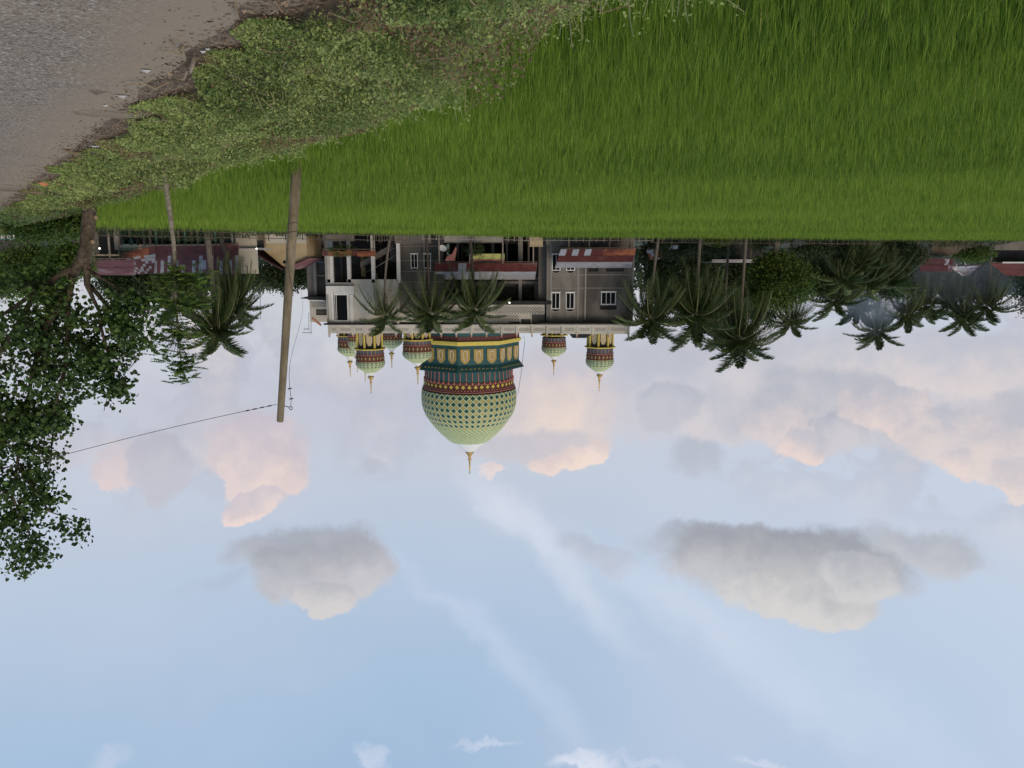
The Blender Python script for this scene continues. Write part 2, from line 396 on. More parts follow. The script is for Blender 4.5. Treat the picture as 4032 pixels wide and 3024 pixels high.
def leafmesh(name, C, D, Nn, Ln, Wd, tint, mat, shape=4):
    """leaves: centre C, axis D, normal Nn, length, width"""
    n = len(C); D = unit(D); Sd = unit(np.cross(D, Nn)); Nn = np.cross(Sd, D)
    Ln = np.broadcast_to(np.asarray(Ln, float), (n,))[:, None]; Wd = np.broadcast_to(np.asarray(Wd, float), (n,))[:, None]
    if shape == 4:
        P = [C - D * Ln / 2, C + Sd * Wd / 2 + Nn * Wd * .15, C + D * Ln / 2, C - Sd * Wd / 2 + Nn * Wd * .15]
        T = [(0, 1, 2), (0, 2, 3)]
    else:
        P = [C - D * Ln * .42, C - D * Ln * .35 + Sd * Wd * .42 + Nn * Wd * .1, C + D * Ln * .05 + Sd * Wd * .5 + Nn * Wd * .14, C + D * Ln * .5 - Nn * Wd * .1,
             C + D * Ln * .05 - Sd * Wd * .5 + Nn * Wd * .14, C - D * Ln * .35 - Sd * Wd * .42 + Nn * Wd * .1]
        T = [(0, 1, 2), (0, 2, 3), (0, 3, 4), (0, 4, 5)]
    k = len(P); V = np.stack(P, 1).reshape(-1, 3)
    F = (np.arange(n)[:, None, None] * k + np.array(T)[None]).reshape(-1, 3)
    return npmesh(name, V, F, mat, np.repeat(tint, k))
def randunit(n): return unit(rng.normal(size=(n, 3)))

# ------------------------------------------------------------------ terrain: field level, road embankment
ED = Vector((.599, .8007, 0)); EN = Vector((-.8007, .599, 0)); E0 = Vector((1.40, 5.06, 0))   # road edge line, direction, normal towards the field
def sp(s, p): return (E0.x + ED.x * s + EN.x * p, E0.y + ED.y * s + EN.y * p)
def prof(p): return np.interp(p, [-30, -9, -8, 0, .4, 2.7, 3.2, 6], [-1, -1, 0, 0, -.03, -.98, -1.02, -1.02])
g = MB(); g.add([(-3000, -600, -1), (3000, -600, -1), (3000, 3500, -1), (-3000, 3500, -1)], [(0, 1, 2, 3)])
tag(g.build('ground', villsoil, origin=(0, 0, -1)), kind='structure')
FEDGE = [(300, -160), (52, 32), (29, 54), (12, 66), (-2, 74), (-30, 80.5), (-58, 88), (-140, 104)]
g = MB(); poly = [sp(-60, 3)] + [sp(60, 3)] + FEDGE[2:] + [(-140, -40)]
poly = [(x, y, -.992) for x, y in poly]; g.add(poly, [tuple(range(len(poly)))])
tag(g.build('field_soil', soil, origin=(0, 0, -.992)), kind='structure')
# verge sheet (soil slope) and dirt shoulder
ss = np.concatenate([np.arange(-12, 30, .25), np.arange(30, 160, 2.)]); ps = np.array([-11, -9, -8, -5, -2.6, -1.6, -1.2, -.8, -.5, -.25, 0, .25, .5, .9, 1.3, 1.7, 2.1, 2.5, 2.9, 3.3])
SSm, PPm = np.meshgrid(ss, ps, indexing='ij')
ZZ = prof(PPm) + (vn(SSm, PPm, 1.7, 3) - .5) * .06 * (PPm > -1) - .012 * (PPm < -.5)
XX = E0.x + ED.x * SSm + EN.x * PPm; YY = E0.y + ED.y * SSm + EN.y * PPm
V = np.stack([XX, YY, ZZ], -1).reshape(-1, 3); a, b = SSm.shape
idx = np.arange(a * b).reshape(a, b)
F = np.stack([idx[:-1, :-1], idx[:-1, 1:], idx[1:, 1:], idx[1:, :-1]], -1).reshape(-1, 4)[:, ::-1]
tag(link('dirt_verge', npmesh('dirt_verge', V, F, dirt_m, smooth=True)), kind='structure')
# asphalt sheet with a ragged edge, dusty towards the shoulder
ps = np.array([-8.0, -6, -4.3, -3, -2.2, -1.7, -1.3, -1, -.7, -.4, -.2]); ss2 = np.concatenate([np.arange(-12, 40, .12), np.arange(40, 160, 1.)])
SSm, PPm = np.meshgrid(ss2, ps, indexing='ij'); PPm = PPm.copy()
PPm[:, -1] = -.16 + (vn(ss2, ss2 * 0, 2.3, 5) - .5) * .12 + (vn(ss2, ss2 * 0, 7., 6) - .5) * .08
PPm[:, -2] = PPm[:, -1] - .18
ZZ = .006 + .035 * np.sin(np.clip(-PPm / 8, 0, 1) * PI)
XX = E0.x + ED.x * SSm + EN.x * PPm; YY = E0.y + ED.y * SSm + EN.y * PPm
V = np.stack([XX, YY, ZZ], -1).reshape(-1, 3); a, b = SSm.shape; idx = np.arange(a * b).reshape(a, b)
F = np.stack([idx[:-1, :-1], idx[:-1, 1:], idx[1:, 1:], idx[1:, :-1]], -1).reshape(-1, 4)[:, ::-1]
asph = bpy.data.materials.new('old_asphalt'); asph.use_nodes = True
t = asph.node_tree; ns = t.nodes; bs = ns['Principled BSDF']; bs.inputs['Roughness'].default_value = .95; bs.inputs['Specular IOR Level'].default_value = 0
at_ = ns.new('ShaderNodeAttribute'); at_.attribute_name = 'tint'
tcn = ns.new('ShaderNodeTexCoord')
vo = ns.new('ShaderNodeTexVoronoi'); vo.inputs['Scale'].default_value = 52; vo.inputs['Randomness'].default_value = 1; t.links.new(tcn.outputs['Object'], vo.inputs['Vector'])
vo2 = ns.new('ShaderNodeTexVoronoi'); vo2.inputs['Scale'].default_value = 60; t.links.new(tcn.outputs['Object'], vo2.inputs['Vector'])
sc_ = ns.new('ShaderNodeSeparateColor'); t.links.new(vo.outputs['Color'], sc_.inputs[0])
r = ns.new('ShaderNodeValToRGB'); t.links.new(sc_.outputs[0], r.inputs[0])
for i_, (p_, c_) in enumerate([(0, (.13, .105, .083, 1)), (.3, (.235, .192, .154, 1)), (.8, (.30, .25, .205, 1)), (.97, (.38, .33, .28, 1)), (1, (.5, .48, .45, 1))]):
    e = r.color_ramp.elements[0] if i_ == 0 else (r.color_ramp.elements[-1] if i_ == 4 else r.color_ramp.elements.new(p_)); e.position = p_; e.color = c_
nz = ns.new('ShaderNodeTexNoise'); nz.inputs['Scale'].default_value = .9; nz.inputs['Detail'].default_value = 7; t.links.new(tcn.outputs['Object'], nz.inputs['Vector'])
ad = ns.new('ShaderNodeMath'); ad.operation = 'ADD'; t.links.new(nz.outputs['Fac'], ad.inputs[0]); t.links.new(at_.outputs['Fac'], ad.inputs[1])
mr = ns.new('ShaderNodeMapRange'); mr.inputs[1].default_value = .52; mr.inputs[2].default_value = 1.05; mr.inputs[4].default_value = 1.; t.links.new(ad.outputs[0], mr.inputs[0])
mx = ns.new('ShaderNodeMix'); mx.data_type = 'RGBA'; t.links.new(mr.outputs[0], mx.inputs[0]); t.links.new(r.outputs[0], mx.inputs[6]); mx.inputs[7].default_value = (.31, .245, .18, 1)
t.links.new(mx.outputs[2], bs.inputs['Base Color'])
bp = ns.new('ShaderNodeBump'); bp.inputs['Strength'].default_value = .4; bp.inputs['Distance'].default_value = .01; t.links.new(vo.outputs['Distance'], bp.inputs['Height']); t.links.new(bp.outputs[0], bs.inputs['Normal'])
dust = np.clip(1 + (PPm + .30) / .75, 0, 1) * .62 + .12 * (vn(SSm, PPm, 1.1, 7) - .5)
tag(link('road', npmesh('road', V, F, asph, dust.reshape(-1), smooth=True)), kind='structure')
# stones and crumbs on the shoulder and the road
def pebbles(n, s0, s1, p0, p1, r0, r1, mat, name):
    s = s0 + (s1 - s0) * rng.random(n) ** 1.6; p = rng.uniform(p0, p1, n); rr = rng.uniform(r0, r1, n) * (1 + s / 18)
    base = np.array([(1, 0, 0), (0, 1, 0), (-1, 0, 0), (0, -1, 0), (0, 0, .7), (0, 0, -.7)], float)
    T = np.array([(0, 1, 4), (1, 2, 4), (2, 3, 4), (3, 0, 4), (1, 0, 5), (2, 1, 5), (3, 2, 5), (0, 3, 5)])
    C = np.stack([E0.x + ED.x * s + EN.x * p, E0.y + ED.y * s + EN.y * p, prof(p) + .012], -1)
    V = (C[:, None] + base[None] * rr[:, None, None] * rng.uniform(.6, 1.4, (n, 6, 1))).reshape(-1, 3)
    F = (np.arange(n)[:, None, None] * 6 + T[None]).reshape(-1, 3)
    return tag(link(name, npmesh(name, V, F, mat, rng.random(n).repeat(6))), kind='stuff')
peb_m = M('pebble', (.10, .08, .065), (.32, .27, .21), attr=True)
o = pebbles(5000, -3, 26, -1.1, .5, .004, .013, peb_m, 'pebbles'); tag(o, 'small brown stones scattered along the dirt road edge', 'stones')
o = pebbles(1600, -3, 20, -6, -.6, .003, .009, peb_m, 'road_grit'); tag(o, 'fine loose grit lying on the grey road surface', 'grit')

# ------------------------------------------------------------------ rice
def in_field(x, y):
    p = (x - E0.x) * EN.x + (y - E0.y) * EN.y
    fx = np.array([q[0] for q in FEDGE])[::-1]; fy = np.array([q[1] for q in FEDGE])[::-1]
    return (p > 2.55) & (y < np.interp(x, fx, fy))
def rice_zone(r0, r1, clumps, per, segs, w, hh, half=47):
    area = math.radians(2 * half) / 2 * (r1 * r1 - r0 * r0); n = int(area * clumps)
    r = np.sqrt(rng.uniform(r0 * r0, r1 * r1, n)); th = rng.uniform(-math.radians(half), math.radians(half), n)
    x, y = r * np.sin(th), r * np.cos(th)
    k = in_field(x, y); x, y = x[k], y[k]; n = len(x)
    pat = vn(x, y * 1.6, .11, 1) * .6 + vn(x, y, .45, 2) * .4
    band = vn(x * .25, y, .22, 8)
    keep = rng.random(n) < .62 + .5 * pat; x, y, pat, band = x[keep], y[keep], pat[keep], band[keep]; n = len(x)
    ch = hh * (.86 + .26 * pat + .10 * rng.normal(size=n))
    x = np.repeat(x, per); y = np.repeat(y, per); ch = np.repeat(ch, per); pt = np.repeat(pat * .5 + band * .5, per); m = len(x)
    spread = .035 + .02 * w / .012
    bx = x + rng.normal(size=m) * spread * (1.5 + 1.5 * (r0 > 13)); by = y + rng.normal(size=m) * spread
    h = ch * rng.uniform(.62, 1.06, m); az = rng.uniform(0, 2 * PI, m); lean = h * (.05 + .33 * rng.random(m) ** 2.2)
    ln = np.stack([np.cos(az), np.sin(az), np.zeros(m)], -1)
    fa = az + PI / 2 + rng.normal(size=m) * .5; sd_ = np.stack([np.cos(fa), np.sin(fa), np.zeros(m)], -1)
    base = np.stack([bx, by, np.full(m, -1.0)], -1); up = np.array([0, 0, 1.])
    ww = w * rng.uniform(.7, 1.35, m)
    ts = np.linspace(0, 1, segs + 1); rows = []
    for q in ts[:-1]:
        c = base + up * (h * (q - .12 * q * q))[:, None] + ln * (lean * q * q)[:, None]; wd = (ww * (1 - .35 * q))[:, None] / 2
        rows += [c - sd_ * wd, c + sd_ * wd]
    rows.append(base + up * (h * .88)[:, None] + ln * lean[:, None])
    V = np.stack(rows, 1); k = V.shape[1]; T = []
    for i in range(segs - 1): T += [(2 * i, 2 * i + 1, 2 * i + 3), (2 * i, 2 * i + 3, 2 * i + 2)]
    T.append((k - 3, k - 2, k - 1)); T = np.array(T)
    F = (np.arange(m)[:, None, None] * k + T[None]).reshape(-1, 3)
    tint = np.clip(.33 + .55 * (pt - .5) + rng.normal(size=m) * .24 + .10 * (r0 > 20), 0, .9); tint[rng.random(m) < .006] = 1.
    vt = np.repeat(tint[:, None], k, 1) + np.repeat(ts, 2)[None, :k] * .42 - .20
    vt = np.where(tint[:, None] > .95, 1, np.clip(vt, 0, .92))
    return V.reshape(-1, 3), F, vt.reshape(-1)
Vs, Fs, Ts, off = [], [], [], 0
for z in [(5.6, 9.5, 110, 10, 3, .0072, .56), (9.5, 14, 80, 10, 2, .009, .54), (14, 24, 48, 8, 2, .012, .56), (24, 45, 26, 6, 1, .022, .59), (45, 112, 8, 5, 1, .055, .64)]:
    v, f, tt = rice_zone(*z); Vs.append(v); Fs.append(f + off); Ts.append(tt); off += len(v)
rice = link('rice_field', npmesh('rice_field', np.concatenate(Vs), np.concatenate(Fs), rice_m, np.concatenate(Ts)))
tag(rice, 'dense bright green young rice plants filling the flat field', 'rice', kind='stuff'); NRICE = sum(len(f) for f in Fs)

# ------------------------------------------------------------------ weeds on the verge
def pmax(s): return np.interp(s, [-3, 0, 2, 4, 8, 14, 20, 46], [1.6, 1.7, 2.35, 3.2, 3.9, 3.7, 3.3, 3.2])
def mound(s, p):
    p = p * 3.8 / pmax(s)
    e = np.clip(np.minimum((p - .02) / .7, (3.9 - p) / .9), 0, 1)
    return e * (.04 + (.22 + .38 * np.clip(p / 2.6, 0, 1)) * vn(s, p, .9, 21) + .16 * vn(s, p, 2.6, 22) + .26 * np.clip(p / 2.8, 0, 1) ** 1.5)
def weeds(n, s0, s1, ln, pw=1.):
    s = s0 + (s1 - s0) * rng.random(n) ** pw
    edge = .30 * (vn(s, s * 0, .9, 31) - .5) + .3 * (vn(s, s * 0, 3, 32) - .5)
    p = rng.uniform(.0, 1, n) * pmax(s) + edge * 1.3; fall = np.clip((p - pmax(s) + 1.1) / 1.2, 0, 1); kk = rng.random(n) > fall * .93; s, p = s[kk], p[kk]; n = len(s)
    cov = vn(s, p, 1.1, 41) * .6 + vn(s, p, 4.5, 42) * .4
    k = (cov > .30 - .25 * (p > .6)) | (rng.random(n) < .12)
    s, p = s[k], p[k]; n = len(s)
    z = prof(p) + .02 + mound(s, p) * (1 - .8 * rng.random(n) ** 2)
    C = np.stack([E0.x + ED.x * s + EN.x * p, E0.y + ED.y * s + EN.y * p, z], -1)
    Nn = unit(np.stack([rng.normal(size=n) * .6, rng.normal(size=n) * .6, np.ones(n)], -1))
    pat = vn(s, p, .8, 51); dry = vn(s, p, 1.5, 52)
    fine = vn(s, p, 9, 53); tint = np.clip(-.02 + .45 * pat + .45 * fine + .2 * rng.normal(size=n), 0, .9); tint[(rng.random(n) < .03) | ((dry > .70) & (rng.random(n) < .6))] = 1
    L_ = ln * rng.uniform(.45, 1.7, n) * (.7 + .7 * vn(s, p, 2.2, 54))
    return C, randunit(n), Nn, L_, L_ * rng.uniform(.35, .75, n), tint
parts = [weeds(95000, -3.0, 2.5, .024), weeds(120000, 2.5, 9, .032), weeds(75000, 9, 20, .05), weeds(26000, 20, 46, .08)]
ws = [np.concatenate([q[i] for q in parts]) for i in range(6)]
tag(link('verge_weeds', leafmesh('verge_weeds', *ws, weed_m)), 'tangled grey-green creeping weeds covering the road bank', 'weeds', kind='stuff')
# taller sprays that hang over the rice
mb = MB(); C, D, Nn, Ln, Wd, Tn = [], [], [], [], [], []
for i in range(5200):
    s = -2.5 + 26 * rnd.random() ** 1.5; pm = float(pmax(s)); p = rnd.uniform(.6, 1.12 if s > 1.5 else 1.5) * pm if rnd.random() < .8 else rnd.uniform(.15, .5) * pm
    if vn(np.array([s]), np.array([p]), .7, 61)[0] < .38: continue
    x, y = sp(s, p); z = float(prof(p)) + float(mound(np.array([s]), np.array([p]))[0]) * .6
    h = rnd.uniform(.08, .42) * (1.3 if p > .75 * pm else .7); a = rnd.uniform(-1.6, 1.6); o_ = rnd.uniform(.02, .26)
    dx = EN.x * math.cos(a) - EN.y * math.sin(a); dy = EN.x * math.sin(a) + EN.y * math.cos(a)
    pts = [(x + dx * o_ * t, y + dy * o_ * t, z + h * (1.6 * t - .75 * t * t)) for t in (0, .33, .66, 1)]
    mb.tube(pts, [.005, .004, .003, .002], 3, cap=False)
    for k in range(rnd.randint(10, 20)):
        t = rnd.uniform(.15, 1.02); c = (x + dx * o_ * t + rnd.gauss(0, .03), y + dy * o_ * t + rnd.gauss(0, .03), z + h * (1.6 * t - .75 * t * t) + rnd.gauss(0, .02))
        C.append(c); D.append((rnd.gauss(0, 1), rnd.gauss(0, 1), rnd.gauss(0, .6))); Nn.append((rnd.gauss(0, .6), rnd.gauss(0, .6), 1)); l = rnd.uniform(.016, .034) * (1 + s / 14); Ln.append(l); Wd.append(l * rnd.uniform(.5, .8)); Tn.append(min(.9, max(0, rnd.gauss(.6, .2))))
me = leafmesh('weed_sprays', *[np.array(q) for q in (C, D, Nn, Ln, Wd, Tn)], weed_m)
o = link('weed_sprays', me); tag(o, 'taller leafy weed stems arching over the rice at the bank edge', 'weeds', kind='stuff')
sm = mb.build('stems', M('weed_stem', (.20, .24, .10), (.34, .33, .18), 4), o)
# thin dead stems and vines in the bank
mb = MB()
for i in range(520):
    s = -2.8 + 22 * rnd.random() ** 1.4; p = rnd.uniform(.1, 3.0); x, y = sp(s, p); z = float(prof(p)) + .05 + rnd.random() * float(mound(np.array([s]), np.array([p]))[0])
    a = rnd.uniform(0, 2 * PI); l = rnd.uniform(.1, .45); pts = [(x, y, z)]; 
    for k in range(3): a += rnd.gauss(0, .5); x += math.cos(a) * l / 3; y += math.sin(a) * l / 3; z += rnd.gauss(.01, .03); pts.append((x, y, z))
    mb.tube(pts, [.004, .0035, .003, .002], 3, cap=False)
tag(mb.build('dead_stems', dry_m), 'thin dry brown stems lying in the weeds', 'stems', kind='stuff')
# low dry grass on the dirt edge
C, D, Nn, Ln, Wd, Tn = [], [], [], [], [], []
n = 9000; s = -3 + 30 * rng.random(n) ** 1.5; p = rng.normal(size=n) * .16 + .02
C = np.stack([E0.x + ED.x * s + EN.x * p, E0.y + ED.y * s + EN.y * p, prof(p) + .012 * rng.random(n) + .004], -1)
D = np.stack([rng.normal(size=n), rng.normal(size=n), .25 * rng.random(n)], -1); Ln = rng.uniform(.02, .07, n)
litter_m = M('leaf_litter', (.09, .055, .035), (.26, .18, .11), attr=True)
tag(link('leaf_litter', leafmesh('leaf_litter', C, D, np.tile([0, 0, 1.], (n, 1)) + rng.normal(size=(n, 3)) * .3, Ln, Ln * rng.uniform(.15, .5, n), rng.random(n), litter_m)),
    'brown dead leaves and straw along the dirt edge of the road', 'leaf litter', kind='stuff')

# ------------------------------------------------------------------ the mosque
MQ = thing('mosque', 'unfinished grey concrete mosque with cream parapet and large green latticed onion dome', 'mosque', (BX(1850), 84, -1.0))
Y0 = 80.0
def wall(name, mat, x0, x1, y0, y1, Y, th, holes=(), parent=MQ):
    """front wall between photo columns x0,x1 and rows y0,y1 with rectangular holes (x0,x1,y0,y1)"""
    X = sorted({BX(x0, Y), BX(x1, Y)} | {BX(h[i], Y) for h in holes for i in (0, 1)}); Z = sorted({BZ(y0, Y), BZ(y1, Y)} | {BZ(h[i], Y) for h in holes for i in (2, 3)})
    H = [(min(BX(h[0], Y), BX(h[1], Y)), max(BX(h[0], Y), BX(h[1], Y)), BZ(h[2], Y), BZ(h[3], Y)) for h in holes]
    mb = MB()
    for i in range(len(X) - 1):
        run = None
        for j in range(len(Z) - 1):
            cx, cz = (X[i] + X[i + 1]) / 2, (Z[j] + Z[j + 1]) / 2
            if any(h[0] < cx < h[1] and h[2] < cz < h[3] for h in H):
                if run is not None: mb.box(X[i], X[i + 1], Y, Y + th, run, Z[j]); run = None
            elif run is None: run = Z[j]
        if run is not None: mb.box(X[i], X[i + 1], Y, Y + th, run, Z[-1])
    return mb.build(name, mat, parent)
def pbox(name, mat, x0, x1, y0, y1, Y, th, parent=MQ, base=None):
    z0 = BZ(y0, Y) if base is None else base
    return MB().box(BX(x0, Y), BX(x1, Y), Y, Y + th, z0, BZ(y1, Y)).build(name, mat, parent)
def window(x0, x1, y0, y1, Y, panes=2, arch=0, parent=MQ, fr=.09, proud=.06):
    """white framed window; arch = rows of the round head above"""
    X0, X1, Z0, Z1 = BX(x1, Y), BX(x0, Y), BZ(y0, Y), BZ(y1, Y); mb = MB()
    yf, yb = Y - proud, Y + .12
    mb.box(X0, X0 + fr, yf, yb, Z0, Z1).box(X1 - fr, X1, yf, yb, Z0, Z1).box(X0 + fr, X1 - fr, yf, yb, Z0, Z0 + fr).box(X0 + fr, X1 - fr, yf, yb, Z1 - fr, Z1)
    w = mb.build('window', white_m, parent)
    iw = (X1 - X0 - 2 * fr)
    for i in range(panes):
        a = X0 + fr + iw * i / panes; b = a + iw / panes
        if i < panes - 1: MB().box(b - .03, b + .03, yf + .01, yb, Z0 + fr, Z1 - fr).build('mullion', white_m, w)
        MB().box(a + (.03 if i else 0), b - (.03 if i < panes - 1 else 0), Y + .05, Y + .06, Z0 + fr, Z1 - fr).build('pane', glass_m, w)
    MB().box(X0 - .06, X1 + .06, yf - .06, Y + .02, Z0 - .07, Z0).build('sill', white_m, w)
    if arch:
        hA = BZ(y1 + arch, Y) - Z1; c = (X0 + X1) / 2; R = (X1 - X0) / 2; seg = 12
        po = [(c - R * math.cos(PI * k / seg), Z1 + .03 + hA * math.sin(PI * k / seg)) for k in range(seg + 1)]
        pi_ = [(c - (R - .09) * math.cos(PI * k / seg), Z1 + .03 + (hA - .10) * math.sin(PI * k / seg)) for k in range(seg + 1)]
        mb = MB()
        for k in range(seg): mb.prism([po[k], po[k + 1], pi_[k + 1], pi_[k]], yf, Y)
        mb.build('arch_trim', conc_l, w); MB().prism(pi_, Y - .008, Y - .004).build('arch_panel', glass_m, w)
    return w
# ---- grey plastered block (photo right side of the building)
holesD = [(2172, 2206, 1000, 1066), (2228, 2263, 1000, 1066), (2171, 2206, 1151, 1217), (2228, 2263, 1151, 1217), (2367, 2426, 1149, 1200), (2316, 2354, 1055, 1069), (2385, 2455, 1055, 1069), (2364, 2430, 1203, 1219)]
wall('wall', conc_m, 2152, 2495, 925, 1268, Y0, .25, holesD)
for h in holesD[:5]: window(*h, Y0, panes=3 if h[1] - h[0] > 50 else 2, arch=0 if h[1] - h[0] > 50 else 11)
for h in holesD[5:]:
    X0, X1 = BX(h[1]), BX(h[0]); z0, z1 = BZ(h[2]), BZ(h[3]); v = MB().box(X0, X1, Y0 + .15, Y0 + .2, z0, z1).build('vent', inner_m, MQ); mb = MB(); k = X0 + .1
    while k < X1 - .05: mb.box(k, k + .03, Y0 + .05, Y0 + .08, z0, z1); k += .22
    mb.build('grille', eave_m, v)
# side wall returning into depth, back walls, roof slab
MB().box(BX(2495), BX(2495) + .25, Y0 + .25, Y0 + 26, -1, BZ(1262)).build('side_wall', conc_m, MQ)
for x0, x1, w_ in [(2166, 2168, 4), (2273, 2275, 4), (2302, 2306, 4), (2489, 2495, 6)]:
    MB().box(BX(x0), BX(x0) - .16, Y0 - .05, Y0, -1, BZ(1258)).build('pilaster', conc_l, MQ)
for y in (1134, 1082): 
    mb = MB().box(BX(2493), BX(2170), Y0 - .025, Y0, BZ(y) - .03, BZ(y) + .03); mb.build('string_course', conc_l, MQ)
# ogee moulding over the paired windows
def ribbon(name, pts, w, Y, mat, th=.04):
    mb = MB()
    for a, b in zip(pts[:-1], pts[1:]):
        A, B = Vector((BX(a[0], Y), 0, BZ(a[1], Y))), Vector((BX(b[0], Y), 0, BZ(b[1], Y))); d = (B - A).normalized(); s = Vector((-d.z, 0, d.x)) * w / 2
        mb.prism([(A.x - s.x, A.z - s.z), (B.x - s.x, B.z - s.z), (B.x + s.x, B.z + s.z), (A.x + s.x, A.z + s.z)], Y - th, Y)
    return mb.build(name, mat, MQ)
ribbon('ogee_moulding', [(2166, 1215), (2172, 1226), (2184, 1236), (2200, 1242), (2210, 1248), (2217, 1257), (2225, 1248), (2236, 1241), (2252, 1235), (2263, 1226), (2268, 1215)], .07, Y0, conc_l)
for xa in (2189, 2246): ribbon('arch_moulding', [(xa - 19, 1072), (xa - 16, 1082), (xa - 8, 1088), (xa, 1090), (xa + 8, 1088), (xa + 16, 1082), (xa + 19, 1072)], .06, Y0, conc_l)
# eave + parapet of the whole front
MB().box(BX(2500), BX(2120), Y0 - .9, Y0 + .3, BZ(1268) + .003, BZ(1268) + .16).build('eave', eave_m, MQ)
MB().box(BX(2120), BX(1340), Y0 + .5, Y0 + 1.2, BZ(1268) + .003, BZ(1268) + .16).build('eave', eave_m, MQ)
def lattice_panel(x0, x1, y0, y1, Y, parent, pitch=.26, r=.06, name='openwork'):
    mb = MB(); X0, X1 = sorted((BX(x1, Y), BX(x0, Y))); Z0, Z1 = BZ(y0, Y), BZ(y1, Y); row = 0; z = Z0 + pitch * .5
    while z < Z1 - r:
        x = X0 + pitch * (.5 if row % 2 else 1.0)
        while x < X1 - r:
            mb.add([(x - r * 1.2, Y - .006, z), (x, Y - .006, z - r), (x + r * 1.2, Y - .006, z), (x, Y - .006, z + r)], [(0, 1, 2, 3)]); x += pitch
        z += pitch / 2; row += 1
    return tag(mb.build(name, lattice_d, parent), kind='stuff')
YP = Y0 - .25
xs = [2478, 2400, 2335, 2274, 2215, 2155, 2095, 2035, 1975, 1915, 1855, 1795, 1735, 1675, 1615, 1555, 1495, 1432, 1385, 1325, 1291]
for i in range(len(xs) - 1):
    Yq = YP + (.10 if 3 < i < 12 else 0)
    pn = pbox('parapet_panel', cream_m, xs[i] - 1, xs[i + 1] + 1, 1283, 1315 - (3 if i > 3 else 0), Yq, .3)
    lattice_panel(xs[i] - 8, xs[i + 1] + 8, 1288, 1308, Yq, pn, .24, .06)
for i, x in enumerate(xs):
    q = MB().box(BX(x) - .09, BX(x) + .09, YP - .06, YP + .36, BZ(1276), BZ(1318)).build('parapet_post', cream_m, MQ)
    MB().lathe([(.0, .30), (.05, .22), (.09, .14), (.06, .06), (.10, 0), (0, 0)], (BX(x), YP + .12, BZ(1318)), 8).build('ornament', terra_m, q)
MB().box(BX(2482), BX(1288), YP - .08, YP + .5, BZ(1277), BZ(1283) - .003).build('parapet_band', cream_m, MQ)
MB().box(BX(2495), BX(1291), Y0 + .3, Y0 + 24, BZ(1268) + .17, BZ(1268) + .33).build('roof_slab', conc_m, MQ)
# small dark roof behind the parapet
x0, x1 = BX(2342, 84), BX(2246, 84); MB().prism([(x0, BZ(1312, 84)), (x0 + .9, BZ(1331, 84)), (x1 - .3, BZ(1331, 84)), (x1, BZ(1318, 84)), (x1, BZ(1300, 84)), (x0, BZ(1300, 84))][::-1], 84, 86).build('roof_hatch', eave_m, MQ)
# ---- recessed middle: open storeys, columns, cream openwork wall
YM = Y0 + 2.0
wall('wall', conc_m, 1745, 2165, 925, 1200, YM + 4, .2, [(1760, 2150, 960, 1100)])
MB().box(BX(2165, YM), BX(1566, YM), YM, YM + 8, BZ(1092, YM), BZ(1100, YM)).build('floor_slab', conc_l, MQ)
MB().box(BX(2165, YM), BX(1566, YM), YM + .6, YM + 12, BZ(1192, YM), BZ(1199, YM)).build('floor_slab', conc_l, MQ)
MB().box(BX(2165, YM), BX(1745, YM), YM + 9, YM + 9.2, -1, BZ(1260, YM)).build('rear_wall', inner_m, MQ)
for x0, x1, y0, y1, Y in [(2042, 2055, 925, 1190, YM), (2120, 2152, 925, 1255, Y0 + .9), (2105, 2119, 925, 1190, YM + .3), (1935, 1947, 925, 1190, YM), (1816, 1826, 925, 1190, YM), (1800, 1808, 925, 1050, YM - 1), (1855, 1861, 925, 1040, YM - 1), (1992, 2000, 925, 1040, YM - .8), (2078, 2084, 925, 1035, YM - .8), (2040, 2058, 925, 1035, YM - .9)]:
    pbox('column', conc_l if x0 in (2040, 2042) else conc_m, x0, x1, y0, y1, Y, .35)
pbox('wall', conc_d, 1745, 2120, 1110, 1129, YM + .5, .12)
pbox('balcony_band', conc_m, 1985, 2120, 1106, 1118, YM + .02, .12)
wl = wall('openwork_wall', cream_m, 1745, 2146, 1200, 1279, Y0 + .35, .25, [(2095, 2146, 1238, 1279), (2052, 2090, 1256, 1279), (2003, 2046, 1266, 1279)])
lattice_panel(1750, 2143, 1204, 1236, Y0 + .35, wl, .30, .085); lattice_panel(1750, 2046, 1236, 1264, Y0 + .35, wl, .30, .085)
for x0, x1, y0 in [(2096, 2146, 1237), (2052, 2090, 1256), (2003, 2046, 1266)]: pbox('infill_wall', conc_m, x0 + .2, x1 - .2, y0, 1280, Y0 + .45, .1)
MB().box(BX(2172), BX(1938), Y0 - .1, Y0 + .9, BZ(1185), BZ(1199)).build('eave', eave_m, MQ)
MB().box(BX(1938), BX(1560), Y0 + .3, Y0 + 1.1, BZ(1187), BZ(1199)).build('eave', conc_d, MQ)
# ---- grey panelled section beside the white tower
hB = [(1619, 1648, 999, 1057), (1670, 1699, 999, 1057)]
wall('wall', conc_m, 1566, 1748, 925, 1268, Y0 + .15, .25, hB)
for h in hB: window(*h, Y0 + .15, panes=2, arch=9)
for y in (969, 1026, 1069, 1110, 1150): MB().box(BX(1745), BX(1577), Y0 + .11, Y0 + .15, BZ(y) - .035, BZ(y) + .035).build('string_course', conc_l, MQ)
MB().box(BX(1672) - .05, BX(1672) + .05, Y0 + .08, Y0 + .11, -1, BZ(1120)).build('pilaster', conc_l, MQ)
wl = pbox('openwork_wall', cream_m, 1566, 1748, 1232, 1268.5, Y0 + .02, .1)
